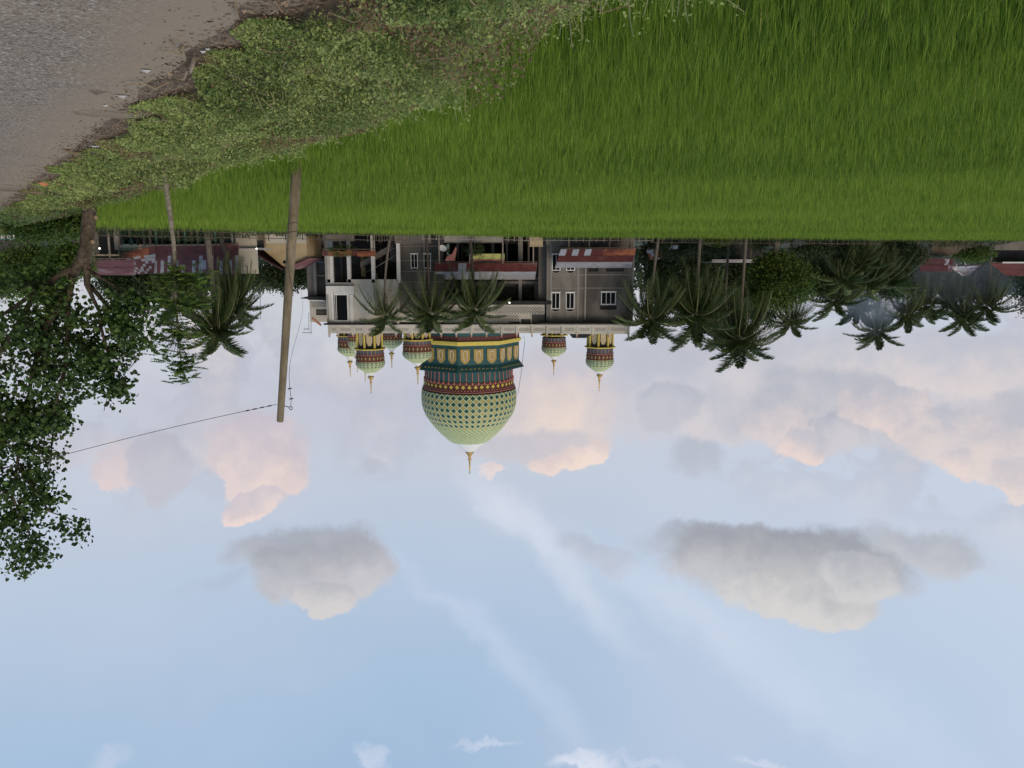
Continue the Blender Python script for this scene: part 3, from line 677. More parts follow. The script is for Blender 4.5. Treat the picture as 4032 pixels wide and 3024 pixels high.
# ---- white tower
YT = Y0 - 1.2
for x0, x1 in [(1291, 1314), (1369, 1383), (1464, 1478), (1564, 1577)]:
    pbox('pillar', white_m if x0 > 1300 else cream_m, x0, x1, 1010 if x0 != 1564 else 967, 1113, YT, .45, base=-1)
pbox('pillar', white_m, 1302, 1314.5, 1010, 1262, YT - .06, .2, base=-1)
pbox('lintel_band', white_m, 1283, 1393, 1126, 1159, YT - .5, .6)
wall('wall', cream_m, 1291, 1567, 1113, 1274, YT, .3, [(1316, 1367, 1160, 1263), (1316, 1367, 1100, 1113)])
w = window(1312, 1370, 1157, 1266, YT, panes=1, fr=.13)
pbox('mullion', white_m, 1321, 1323, 1162, 1262, YT + .0, .05, w)
pbox('pilaster', white_m, 1376, 1388, 1161, 1272, YT - .08, .08)
for y in (1113, 1120): pbox('string_course', white_m, 1290, 1384, y, y + 4, YT - .07, .07)
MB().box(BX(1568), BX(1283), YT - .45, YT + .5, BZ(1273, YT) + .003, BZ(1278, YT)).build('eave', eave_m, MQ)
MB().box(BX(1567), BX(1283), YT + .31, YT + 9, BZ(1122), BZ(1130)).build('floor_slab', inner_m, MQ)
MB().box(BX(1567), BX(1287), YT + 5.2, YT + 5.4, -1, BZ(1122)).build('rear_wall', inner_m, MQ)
MB().box(BX(1575) + .1, BX(1567), YT + .5, YT + 9, -1, BZ(1268)).build('side_wall', cream_m, MQ)
MB().box(BX(1291) - .3, BX(1291) - .003, YT + .31, YT + 1.2, -1, BZ(1270)).build('side_wall', cream_m, MQ)
for x0, x1, y0, y1, yy in [(1345, 1349, 925, 1110, 2.5), (1424, 1440, 1010, 1090, 3.2), (1500, 1505, 925, 1110, 3.6), (1540, 1560, 925, 1030, 1.6)]:
    pbox('column', conc_m if x0 != 1424 else tan_m, x0, x1, y0, y1, YT + yy, .2)
pbox('wall', conc_d, 1383, 1466, 1005, 1042, YT + 4.5, .1)
# outside staircase
st = MB(); na = 13
for i in range(na):
    x = 1556 - i * 10.4; y = 972 + i * 6.0; st.box(BX(x), BX(x - 10.4), YT + 1.3, YT + 2.5, BZ(y) - .35, BZ(y + 6))
sc = st.build('staircase', conc_m, MQ)
for i in range(na):
    x = 1556 - i * 10.4; y = 972 + i * 6.0; MB().box(BX(x) + .0, BX(x - 10.4) , YT + 1.24, YT + 2.5, BZ(y + 6) + .003, BZ(y + 6) + .05).build('step', conc_l, sc)
ribb = [(1560, 984), (1478, 1034), (1432, 1056)]
MB().tube([(BX(a), YT + 1.2, BZ(b) + .55) for a, b in ribb], .04, 6).build('handrail', steel_m, sc)
# ---- recessed grey bay at the far end with its own cream top
YS = Y0 + 4
wall('wall', conc_m, 1211, 1300, 925, 1182, YS, .25, [(1250, 1288, 960, 1028), (1250, 1288, 1034, 1082), (1250, 1288, 1088, 1170)])
for y0, y1 in [(960, 1028), (1034, 1082), (1088, 1170)]: pbox('infill_wall', conc_d, 1249, 1289, y0 - 1, y1 + 1, YS + .15, .08)
pbox('pillar', conc_l, 1236, 1247, 925, 1160, YS - .12, .2, base=-1)
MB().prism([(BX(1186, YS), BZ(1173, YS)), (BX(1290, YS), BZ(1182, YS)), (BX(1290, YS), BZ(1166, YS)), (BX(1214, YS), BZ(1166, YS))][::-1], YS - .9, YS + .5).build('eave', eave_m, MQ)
wl = wall('openwork_wall', cream_m, 1216, 1292, 1184, 1268, YS + .1, .25, [(1240, 1292, 1217, 1241)])
lattice_panel(1218, 1290, 1186, 1214, YS + .1, wl, .30, .08)
pbox('shutter', conc_d, 1240, 1291, 1217, 1241, YS + .2, .05)
MB().prism([(BX(1222, YS), BZ(1258, YS)), (BX(1256, YS), BZ(1284, YS)), (BX(1258, YS), BZ(1278, YS)), (BX(1226, YS), BZ(1250, YS))], YS, YS + .3).build('ornament', terra_m, MQ)
MB().box(BX(1211) - .25, BX(1211), YS + .25, YS + 18, -1, BZ(1182)).build('side_wall', conc_m, MQ)
# ---- corrugated sheets
def sheet_mesh(P00, P10, P01, P11, o0, n=8, amp=.022):
    V = []; F = []
    P00, P10, P01, P11 = [Vector(p) - Vector(o0) for p in (P00, P10, P01, P11)]
    nrm = (P10 - P00).cross(P01 - P00).normalized()
    for j in range(2):
        for i in range(2 * n + 1):
            u = i / (2 * n); a = P00.lerp(P10, u) if j == 0 else P01.lerp(P11, u); V.append(a + nrm * (amp if i % 2 else -amp))
    m = 2 * n + 1
    for i in range(2 * n): F.append((i, i + 1, m + i + 1, m + i))
    me = bpy.data.meshes.new('corrugated_sheet'); me.from_pydata([tuple(v) for v in V], [], F); return me
def sheets(parent, A0, A1, B0, B1, cols, rows, matf, seed=0, wob=.0, name='roof_sheet'):
    """A0-A1 lower edge, B0-B1 upper edge"""
    r_ = random.Random(seed); A0, A1, B0, B1 = map(Vector, (A0, A1, B0, B1)); o0 = wloc(parent)
    dz = .0
    for j in range(rows):
        for i in range(cols):
            def P(u, v):
                p = A0.lerp(A1, u).lerp(B0.lerp(B1, u), v); return p
            u0, u1, v0, v1 = i / cols, (i + 1.06) / cols, j / rows, min(1, (j + 1.05) / rows)
            nr = (A1 - A0).cross(B0 - A0).normalized(); nr = nr if nr.z > 0 else -nr
            lift = nr * (.012 + (.03 if j else 0) + .012 * (i % 2) + r_.uniform(0, wob))
            me = sheet_mesh(P(u0, v0) + lift, P(min(1.01, u1), v0) + lift, P(u0, v1) + lift, P(min(1.01, u1), v1) + lift, o0)
            me.materials.append(matf(i, j, r_)); link(name, me, parent)
def roofpart(name, A0, A1, B0, B1, cols, rows, matf, seed=0, parent=MQ, wob=.0, frame=wood_m):
    mb = MB()
    for a, b in ((A0, A1), (B0, B1)):
        a = Vector(a) - Vector((0, 0, .10)); b = Vector(b) - Vector((0, 0, .10)); mb.tube([a, b], .045, 4)
    for k in range(5):
        a = Vector(A0).lerp(Vector(A1), k / 4) - Vector((0, 0, .05)); b = Vector(B0).lerp(Vector(B1), k / 4) - Vector((0, 0, .05)); mb.tube([a, b], .035, 4)
    o = mb.build(name, frame, parent); sheets(o, A0, A1, B0, B1, cols, rows, matf, seed, wob); return o
def matC(i, j, r): return whitesheet if j == 1 or i == 9 else redsheet
roofpart('lean_to_roof', at(2115, 1034, 77.6), at(1714, 1036, 77.6), at(2106, 1100, 81.5), at(1711, 1098, 81.5), 13, 2, matC, 1)
def matD(i, j, r):
    if j == 2: return whitesheet
    if j == 1: return redsheet
    return whitesheet if i == 11 else (rustsheet if i < 5 or r.random() < .3 else (whitesheet if i in (7, 9) else redsheet))
roofpart('lean_to_roof', at(2504, 979, 75.5), at(2209, 981, 76), at(2486, 1053, 79.9), at(2186, 1053, 79.9), 12, 3, matD, 2)
for x in (2480, 2400, 2320, 2240):
    p = at(x, 984, 76); MB().box(p.x - .06, p.x + .06, p.y, p.y + .12, -1, p.z).build('roof_post', wood_m, MQ)
def matA(i, j, r): return rustsheet if r.random() < .75 else redsheet
roofpart('awning', at(1478, 985, 76.2), at(1269, 984, 76.2), at(1478, 1008, 78), at(1269, 1004, 78), 9, 1, matA, 3, wob=.12)
for x in (1470, 1375, 1280):
    p = at(x, 986, 76.2); MB().box(p.x - .05, p.x + .05, p.y, p.y + .1, -1, p.z).build('roof_post', wood_m, MQ)
for x in (2100, 1980, 1850, 1730):
    p = at(x, 1038, 77.6); MB().box(p.x - .06, p.x + .06, p.y, p.y + .12, -1, p.z).build('roof_post', woodp_m, MQ)
# ------------------------------------------------------------------ domes
def ringmesh(fn):
    mb = MB(); fn(mb); return mb
def levels_nodes(R, Zs, lev, ncol):
    """node radius, z at each level"""
    return [(R(l), Zs(l)) for l in lev]
def dome(parent_name, cx, cy, prof_px, k, y_to_z, ncol, lev, ndark, parent=MQ, single=True, spin=0.):
    """prof_px: list of (radius, row); k metres per unit of radius; y_to_z row->height. Lathe shell plus diamonds and ribs"""
    rows = [p[1] for p in prof_px]; rads = [p[0] for p in prof_px]
    Rf = lambda y: float(np.interp(y, rows, rads)) * k
    return Rf
def crescent(mb, c, r):
    pts = [(c[0] + r * .8 * math.sin(t), c[1], c[2] + r - r * math.cos(t)) for t in np.linspace(-.2 + .5, 2 * PI - .9, 12)]
    mb.tube(pts, [r * .10 + r * .22 * math.sin(i / 11 * PI) for i in range(12)], 6)
def make_dome(name, cx, cy, D, label=None, big=False):
    """D: dict of rows/radii in metres relative to D['z0']"""
    n = D['n']; zc = D['z']; R = D['R']      # R: list (r, z) lattice shell profile
    zr = [p[1] for p in R]; rr = [p[0] for p in R]; rf = lambda z: float(np.interp(z, zr, rr))
    mats = D['mats']
    sh = MB().lathe([(rf(z), z) for z in D['shell_z']], (cx, cy, 0), 96 if big else 40).build(name, mint_m, MQ, smooth=True)
    if label: sh['label'] = label
    up = MB().lathe([(rf(z) + .006, z) for z in D['upper_z']], (cx, cy, 0), 96 if big else 40).build('upper_shell', ygreen_m, sh, smooth=True)
    MB().lathe([(rf(z) + .012, z) for z in D['cap_z']] + [(0, D['cap_z'][-1])], (cx, cy, 0), 48 if big else 24).build('cap', ivory_m, sh, smooth=not big)
    # bands
    for nm, m, (r0, z0), (r1, z1) in D['bands']:
        MB().lathe([(r0, z0), (r1, z1)], (cx, cy, 0), 64 if big else 32).build(nm, m, sh, smooth=True)
    lev = D['lev']
    def node(kk, ang, lift, sh_=1.):
        z = lev[kk]; r = rf(z) + lift; return Vector((cx + r * math.sin(ang), cy - r * math.cos(ang), z))
    st = 2 * PI / n
    # ribs: both families of helices
    mb = MB()
    for kk in range(len(lev) - 1):
        for j in range(n):
            o_ = .5 * (kk % 2); a = (j + o_) * st
            for sg in (-.5, .5):
                A = node(kk, a, D['rl']); B = node(kk + 1, a + sg * st, D['rl']); w = D['rw'] * (.5 + .5 * rf(lev[kk]) / rf(lev[0]))
                d = (B - A).normalized(); nn = Vector((math.sin(a), -math.cos(a), 0)); s = d.cross(nn).normalized() * w / 2
                mb.add([A - s, A + s, B + s, B - s], [(0, 1, 2, 3)]); 
                if big: mb.add([A - s, A - s - nn * D['rl'], B - s - nn * D['rl'], B - s], [(0, 1, 2, 3)]); mb.add([A + s, A + s - nn * D['rl'], B + s - nn * D['rl'], B + s], [(0, 1, 2, 3)])
    tag(mb.build('lattice_rib', ribc_m, sh), kind='stuff')
    # diamonds
    stuff = {}
    for kk in range(1, len(lev) - 1):
        if kk <= D['kd']: m = dkgreen_m if kk % 2 else (golddia_m if big else None)
        else: m = olive_m
        if m is None: continue
        f = .80 if m is dkgreen_m else (.66 if m is golddia_m else .5)
        if not big: f = .85 if m is dkgreen_m else .4
        zc_ = lev[kk]; offs = 0 if kk % 2 else .5; shared = None
        def diamond(a, w):
            P = []
            for da, dz in ((0, -1), (.5, 0), (0, 1), (-.5, 0)):
                z = zc_ + (lev[kk + dz] - zc_) * f if dz else zc_
                r = rf(z) + D['tl']; b = a + da * st * f
                P.append((w[0] + r * math.sin(b), w[1] - r * math.cos(b), z))
            return P
        for j in range(n):
            a = (j + offs) * st; am = (a + PI) % (2 * PI) - PI
            if big and abs(am) < PI * .46 and (kk <= D['kd']):
                if shared is None:
                    shared = bpy.data.meshes.new('tile'); shared.from_pydata([(p[0], p[1], p[2]) for p in diamond(0, (0, 0))], [], [(0, 1, 2, 3)]); shared.materials.append(m)
                o0 = wloc(sh); link('tile', shared, sh, (cx - o0.x, cy - o0.y, -o0.z), (0, 0, a))
            else:
                stuff.setdefault(m.name, [m, MB()])[1].add(diamond(a, (cx, cy)), [(0, 1, 2, 3)])
    for k_, (m, mb) in stuff.items(): tag(mb.build('tile_field', m, sh), kind='stuff')
    # finial
    f0 = D['cap_z'][-1]; F = D['fin']
    fi = MB().lathe([(F * .02, 0), (F * .17, 0), (F * .185, F * .03), (F * .15, F * .07), (F * .13, F * .10), (F * .05, F * .22), (F * .07, F * .25), (F * .05, F * .28), (F * .035, F * .30), (F * .085, F * .36), (F * .035, F * .40), (F * .028, F * .80), (F * .022, F * .84), (0, F * .86)], (cx, cy, f0 - F * .01), 16)
    crescent(fi, (cx, cy, f0 + F * .84), F * .045)
    fi.build('finial', goldf_m, sh, smooth=True)
    return sh
# big dome: rows measured in the photo, converted at its own distance
YD = 95.0; kpx = YD / 2985 ; cxD = BX(1845, YD) ; zD = lambda zy: BZ(1300 + zy / 2.765, YD)
rD = lambda q: q / 2.765 * kpx
cxD = (2016 - 1845) * YD / 2990
pr = [(495, 600), (508, 622), (515, 660), (518, 720), (514, 790), (498, 850), (476, 905), (438, 960), (386, 1030), (322, 1100), (256, 1160), (208, 1200), (133, 1250), (68, 1300), (40, 1322)]
LEV = [622, 655, 688, 720, 753, 785, 816, 848, 877, 905, 932, 958, 982, 1005, 1026, 1046, 1065, 1083, 1099, 1114, 1128, 1142, 1154, 1166, 1177, 1188, 1198]
big = dict(n=48, z=0, R=[(rD(a), zD(b)) for a, b in pr], mats=None, shell_z=[zD(v) for v in list(range(600, 1011, 18))], upper_z=[zD(v) for v in range(994, 1203, 13)], cap_z=[zD(v) for v in (1180, 1200, 1225, 1250, 1275, 1300, 1322)],
    bands=[('maroon_band', maroon_m, (rD(478), zD(500)), (rD(488), zD(560))), ('maroon_band', maroon_m, (rD(488), zD(560)), (rD(503), zD(615))), ('colonnade', teal_m, (rD(474), zD(370)), (rD(476), zD(503)))],
    lev=[zD(v) for v in LEV], rl=.05, rw=.11, kd=12, tl=.03, fin=zD(1575) - zD(1320))
bd = make_dome('large_dome', cxD, YD, big, 'pale green onion dome with dark green and gold diamond tiles', True)
# rose ribs of the colonnade, gold diamonds, dark fringe
st = 2 * PI / 48
rib = MB().box(-.05, .05, -rD(476) - .07, -rD(476) + .03, zD(392), zD(500)).prism([(-.13, zD(500)), (.13, zD(500)), (.03, zD(528)), (-.03, zD(528))], -rD(486) - .08, -rD(478))
o = rib.build('colonnade_rib', rose_m, None, origin=(0, 0, 0)); rm = o.data; bpy.data.objects.remove(o)
o0 = wloc(bd)
dia = MB(); q = rD(22); dia.add([(-q, -rD(489) - .06, zD(546)), (0, -rD(487) - .06, zD(525)), (q, -rD(489) - .06, zD(546)), (0, -rD(492) - .06, zD(568))], [(0, 1, 2, 3)])
o = dia.build('gold_diamond', yellow_m, None, origin=(0, 0, 0)); dm = o.data; bpy.data.objects.remove(o)
for j in range(48):
    link('colonnade_rib', rm, bd, (cxD - o0.x, YD - o0.y, -o0.z), (0, 0, j * st)); link('gold_diamond', dm, bd, (cxD - o0.x, YD - o0.y, -o0.z), (0, 0, (j + .5) * st))
MB().lathe([(rD(500) + .03, zD(596)), (rD(503) + .05, zD(602)), (rD(504) + .03, zD(606))], (cxD, YD, 0), 64).build('rose_line', rose_m, bd)
MB().lathe([(rD(482) + .02, zD(516)), (rD(484) + .04, zD(519)), (rD(485) + .02, zD(524))], (cxD, YD, 0), 64).build('rose_line', rose_m, bd)
MB().lathe([(rD(503), zD(608)), (rD(511), zD(622))], (cxD, YD, 0), 64).build('shadow_line', eave_m, bd)
fr = MB()
for j in range(96):
    a = j * 2 * PI / 96; r = rD(496) + .04
    for s in (-.35, .35):
        b = a + s * 2 * PI / 96; fr.add([(cxD + r * math.sin(b - .008), YD - r * math.cos(b - .008), zD(588)), (cxD + r * math.sin(b + .008), YD - r * math.cos(b + .008), zD(588)), (cxD + r * math.sin(b + s * .03), YD - r * math.cos(b + s * .03), zD(572))], [(0, 1, 2)])
tag(fr.build('rose_fringe', rose_m, bd), kind='stuff')
# octagonal drum, one corner 8 degrees left of centre as seen in the photo
RO = rD(552); oa = math.radians(8)
def octa(r, zz, n=8): return [(cxD + r * math.sin(oa + 2 * PI * k / n), YD - r * math.cos(oa + 2 * PI * k / n), zz) for k in range(n)]
def octloft(name, mat, secs, parent):
    V = []; F = []
    for r, z in secs: V += octa(r, z)
    for i in range(len(secs) - 1):
        for k in range(8): F.append((i * 8 + k, i * 8 + (k + 1) % 8, (i + 1) * 8 + (k + 1) % 8, (i + 1) * 8 + k))
    F.append(tuple(range(len(V) - 8, len(V)))); return MB().add(V, F).build(name, mat, parent)
drum = octloft('dome_drum', teal_m, [(RO, BZ(1290, YD)), (RO, zD(312))], MQ)
octloft('cornice', teal_m, [(RO, zD(312)), (RO * 1.03, zD(330)), (RO * 1.09, zD(372)), (RO * 1.10, zD(384)), (RO * .9, zD(388))], drum)
octloft('yellow_cornice', yellow_m, [(RO * 1.01, zD(66)), (RO * 1.05, zD(72)), (RO * 1.04, zD(98)), (RO * 1.01, zD(114)), (RO * .9, zD(115))], drum)
octloft('lower_band', maroon_m, [(RO * 1.005, zD(20)), (RO * 1.008, zD(64)), (RO * .9, zD(65))], drum)
for f_ in range(8):
    a = oa + 2 * PI * (f_ + .5) / 8; ap = RO * math.cos(PI / 8); fw = 2 * RO * math.sin(PI / 8)
    for i in (-1, 0, 1):
        u = i * fw * .33; w = fw * .115; zt, zs, zb = zD(150), zD(255), zD(300)
        def shield(w, zt, zs, zb, y0, y1): 
            return MB().prism([(u - w, zt), (u + w, zt), (u + w, zs), (u + w * .55, zb - (zb - zs) * .28), (u, zb), (u - w * .55, zb - (zb - zs) * .28), (u - w, zs)], y0, y1)
        def put(mb, nm, mt, par):
            o = mb.build(nm, mt, None, origin=(0, 0, 0)); o.parent = par; q0 = wloc(par); o.location = (cxD - q0.x, YD - q0.y, -q0.z)
            if par is not drum: o.location = (0, 0, 0)
            else: o.rotation_euler = (0, 0, a)
            return o
        pn = put(shield(w, zt, zs, zb, -ap - .09, -ap), 'shield_panel', gold_m, drum)
    # scrolls under the cornice
    mb = MB()
    for i in range(9):
        u = (i - 4) * fw / 9.5; pts = [(u + .16 * math.sin(t) * (1 - t / 9), -ap * 1.055 - .05 - .0, zD(352) + .14 * math.cos(t) * (1 - t / 9)) for t in np.linspace(0, 5.2, 9)]
        mb.tube(pts, .035, 4)
    o = mb.build('scroll_ornament', golddia_m, None, origin=(0, 0, 0)); o.parent = drum; q0 = wloc(drum); o.location = (cxD - q0.x, YD - q0.y, -q0.z); o.rotation_euler = (0, 0, a)
# inner motifs of the shields: third level, built in world space
for f_ in range(8):
    a = oa + 2 * PI * (f_ + .5) / 8; ap = RO * math.cos(PI / 8); fw = 2 * RO * math.sin(PI / 8)
    mb = MB()
    for i in (-1, 0, 1):
        u = i * fw * .33; w = fw * .05
        pts = [(u - w, -ap - .11, zD(180)), (u - w, -ap - .11, zD(235)), (u - w * .4, -ap - .11, zD(258)), (u, -ap - .11, zD(268)), (u + w * .4, -ap - .11, zD(258)), (u + w, -ap - .11, zD(235)), (u + w, -ap - .11, zD(180))]
        mb.tube([(p[0], p[1], zD(448 - 0) + 0 if False else p[2]) for p in pts], .03, 4)
        mb.tube([(u - w, -ap - .12, zD(178)), (u, -ap - .12, zD(162)), (u + w, -ap - .12, zD(178))], .045, 4)
    o = mb.build('panel_motif', ivory_m, None, origin=(0, 0, 0)); o.parent = drum; q0 = wloc(drum); o.location = (cxD - q0.x, YD - q0.y, -q0.z); o.rotation_euler = (0, 0, a)
# small domes: centre column, radius px, rows: base bottom, cornice, colonnade bottom, maroon bottom, lattice bottom, cap start, tip, finial tip
def small_dome(xc, Y, r, rows, base=True, label=None):
    b0, cor, col0, mar0, lat0, cap0, tip, fin = rows; k = Y / 2998; R_ = r * k; cx = (2016 - xc) * k; z = lambda y: BZ(y, Y)
    H = z(cap0) - z(lat0); pr = []
    for t, q in ((-.05, .975), (0, .985), (.12, 1.0), (.25, .995), (.4, .945), (.55, .85), (.7, .71), (.85, .53), (1, .36), (1.13, .18), (1.28, .07)): pr.append((R_ * q, z(lat0) + H * t))
    zt = z(tip); pr[-1] = (R_ * .07, zt); pr[-2] = (R_ * .17, z(lat0) + H + (zt - z(lat0) - H) * .55)
    lev = [z(lat0) + H * v for v in (0, .09, .18, .27, .36, .45, .54, .62, .70, .77, .84, .90, .955)]
    dct = dict(n=22, z=0, R=pr, mats=None, shell_z=[z(lat0) + H * v for v in (-.05, 0, .12, .25, .4, .52)], upper_z=[z(lat0) + H * v for v in (.50, .6, .7, .85, 1.01)], cap_z=[z(lat0) + H * 1.0, pr[-2][1], zt],
        bands=[('maroon_band', maroon_m, (R_ * .955, z(mar0)), (R_ * .975, z(lat0))), ('colonnade', tealg_m, (R_ * .94, z(col0)), (R_ * .94, z(mar0)))], lev=lev, rl=.03, rw=.055, kd=5, tl=.02, fin=z(fin) - zt)
    sh = make_dome('small_dome', cx, Y, dct, label)
    mb = MB(); dm = MB()
    for j in range(22):
        a = j * 2 * PI / 22; r0 = R_ * .94 + .02; c_, s_ = math.cos(a), math.sin(a)
        tx, ty = c_, s_
        P = [(cx + r0 * s_ + tx * e, Y - r0 * c_ + ty * e) for e in (-.035, .035)]
        zb, ze = z(col0), z(mar0)
        mb.add([(P[0][0], P[0][1], zb), (P[1][0], P[1][1], zb), (P[1][0], P[1][1], ze), (P[0][0], P[0][1], ze)], [(0, 1, 2, 3)])
        mm = (z(mar0) + z(lat0)) / 2; hh = (z(lat0) - z(mar0)) * .26; a2 = (j + .5) * 2 * PI / 22; r1 = R_ * .97 + .03
        c2, s2 = math.cos(a2), math.sin(a2)
        dm.add([(cx + r1 * s2 - c2 * .09, Y - r1 * c2 - s2 * .09, mm), (cx + r1 * s2, Y - r1 * c2, mm - hh), (cx + r1 * s2 + c2 * .09, Y - r1 * c2 + s2 * .09, mm), (cx + r1 * s2, Y - r1 * c2, mm + hh)], [(0, 1, 2, 3)])
    tag(mb.build('colonnade_rib', rose_m, sh), kind='stuff'); tag(dm.build('gold_diamond', golddia_m, sh), kind='stuff')
    for yy in (z(mar0), z(lat0) - .05): MB().lathe([(R_ * .96, yy - .04), (R_ * .985 + .02, yy), (R_ * .96, yy + .05)], (cx, Y, 0), 32).build('rose_line', rose_m, sh)
    # octagonal gold base and flat cornice
    bb = MB(); V = []; secs = [(R_ * .88, z(b0)), (R_ * .88, z(cor))]
    MB().lathe(secs, (cx, Y, 0), 8, off=.3).build('base', inner_m if not base else gold_m, sh)
    MB().lathe([(R_ * .9, z(cor)), (R_ * 1.15, z(cor) + .03), (R_ * 1.13, z(cor) + .14), (R_ * .9, z(cor) + .16)], (cx, Y, 0), 8, off=.3).build('cornice', yellow_m, sh)
    pl = MB()
    for j in range(8):
        a = (j + .3) * PI / 4; x_, y_ = cx + R_ * .9 * math.sin(a), Y - R_ * .9 * math.cos(a); pl.lathe([(.13, z(b0)), (.13, z(cor))], (x_, y_, 0), 6)
    pl.build('base_post', yellow_m, sh)
    dk = MB(); mf = MB(); ap = R_ * .88 * math.cos(PI / 8); fw = R_ * .88 * 2 * math.sin(PI / 8); zz0, zz1 = z(b0), z(cor)
    for j in range(8):
        a = (j + .8) * PI / 4; c_, s_ = math.cos(a), math.sin(a)
        def W3(u, d, zz): return (cx + (ap + d) * s_ + c_ * u, Y - (ap + d) * c_ + s_ * u, zz)
        w = fw * .42; dk.add([W3(-w, .01, zz0), W3(w, .01, zz0), W3(w, .01, zz1), W3(-w, .01, zz1)], [(0, 1, 2, 3)])
        w = fw * .30; zt_ = zz0 + (zz1 - zz0) * .03; zs_ = zz0 + (zz1 - zz0) * .62; zp = zz0 + (zz1 - zz0) * .85
        mf.add([W3(-w, .03, zt_), W3(w, .03, zt_), W3(w, .03, zs_), W3(w * .5, .03, zp - .08), W3(0, .03, zp), W3(-w * .5, .03, zp - .08), W3(-w, .03, zs_)], [tuple(range(7))])
    dk.build('base_recess', eave_m, sh); mf.build('shield_panel', M('pale_gold_panel', (.50, .42, .26), (.58, .48, .30), 4) if 'pale_gold_panel' not in MATS else MATS['pale_gold_panel'], sh)
    return sh
small_dome(1454, 84, 57, (1300, 1369, 1373, 1393, 1421, 1466, 1483, 1553), label='small green onion dome on a gold base above the white tower')
small_dome(2364, 85, 55, (1300, 1362, 1368, 1389, 1414, 1461, 1476, 1543), label='small green onion dome on a gold base above the plain grey block')
small_dome(1641, 86, 58, (1300, 1333, 1336, 1355, 1383, 1427, 1446, 1517), label='small green onion dome touching the outline of the large drum')
small_dome(2182, 97, 49, (1300, 1316, 1327, 1344, 1365, 1402, 1420, 1480), label='small green onion dome standing alone beside the large dome')
small_dome(1373, 98, 46, (1290, 1318, 1322, 1340, 1366, 1402, 1423, 1486), label='small green onion dome at the end of the roof')
small_dome(1402, 94, 34, (1290, 1306, 1310, 1322, 1342, 1380, 1404, 1468), label='small green onion dome half hidden between two others')
small_dome(1432, 108, 34, (1290, 1350, 1355, 1372, 1395, 1425, 1442, 1505), label='hidden small dome whose finial rises beside the front dome')
small_dome(1539, 102, 45, (1290, 1300, 1303, 1318, 1336, 1370, 1390, 1453), label='small green onion dome mostly behind a palm crown')
# lightning cable from the big dome, floodlights
p0, p1, p2 = at(2063, 1322, 92), at(2062, 1380, 91), at(2039, 1553, 94.5)
MB().tube([p0, at(2066, 1350, 92), p1, at(2052, 1470, 92), p2], .025, 4).build('lightning_cable', wire_m, MQ)
def lamp(x, y, Y, label, r=.07):
    p = at(x, y, Y); t_ = thing('floodlight', label, 'lamp', (p.x, p.y, p.z - r))
    MB().lathe([(0, -r), (r * .8, -r * .6), (r, 0), (r * .8, r * .6), (0, r)], p, 12).build('bulb', lampm, t_, smooth=True)
    MB().tube([(p.x, p.y + r * .8, p.z + r * .2), (p.x, p.y + r * 2.5, p.z + r * 1.6)], r * .25, 6).build('bracket', steel_m, t_)
lamp(2006, 1192, 79.7, 'lit white bulb under the black eave of the mosque', .09)
lamp(1010, 979, 66, 'lit white bulb by the tan gable house')
lamp(392, 978, 57, 'lit white bulb under the dark eave beside the big tree')

# ------------------------------------------------------------------ houses
def house(name, label, loc): return thing(name, label, 'house', loc)
def hbox(h, nm, mat, x0, x1, y0, y1, Y, th, base=None): return pbox(nm, mat, x0, x1, y0, y1, Y, th, h, base)
# long low house with peeling maroon roof
YH = 66
h = house('long_house', 'long low house with faded maroon and peeling white roof sheets', (BX(700, YH), YH, -1))
def mH(i, j, r):
    if j <= 1: return oldred
    return whitesheet if i in (0, 2, 3, 5, 8, 10, 12, 14, 16) and j >= 2 + (i * 5 % 3 > 0) and r.random() > .06 else oldred
roofpart('roof', at(840, 966, YH), at(608, 968, YH), at(840, 1074, YH + 5), at(604, 1074, YH + 5), 17, 6, mH, 5, h)
roofpart('roof', at(939, 963, YH + .4), at(840, 966, YH + .4), at(938, 1077, YH + 5.4), at(840, 1076, YH + 5.2), 8, 6, mH, 6, h)
roofpart('roof', at(612, 1000, YH - .3), at(478, 1015, YH - .3), at(606, 1074, YH + 4.6), at(528, 1078, YH + 4.6), 9, 7, lambda i, j, r: whitesheet if r.random() < .45 else (oldred if j else rustsheet), 7, h)
roofpart('porch_roof', at(606, 966, YH - 2.2), at(478, 999, YH - 2.2), at(606, 998, YH - .4), at(480, 1018, YH - .4), 6, 1, lambda i, j, r: rustsheet if r.random() < .8 else redsheet, 8, h)
hbox(h, 'wall', conc_d, 480, 935, 925, 962, YH + 1.6, .15, -1)
for i, x in enumerate([492, 530, 556, 580, 604, 628, 652, 690, 715, 741, 765, 790, 820, 860, 890, 925]):
    hbox(h, 'post', [woodp_m, green_p, wood_m, conc_l][i % 4], x - 3, x + 3, 925, 966, YH + .8, .12, -1)
for x0, x1 in [(500, 522), (536, 552), (610, 624), (634, 648), (662, 684), (720, 738), (770, 786), (798, 816)]:
    f = hbox(h, 'window', green_p, x0, x1, 944, 962, YH + 1.5, .08); hbox(f, 'pane', glass_m, x0 + 3, x1 - 3, 946, 960, YH + 1.47, .03)
hbox(h, 'post', conc_l, 464, 480, 925, 985, YH - 2.2, .3, -1)
hbox(h, 'gable_wall', cream_m, 939, 1019, 925, 1078, YH + 4, .2, -1)
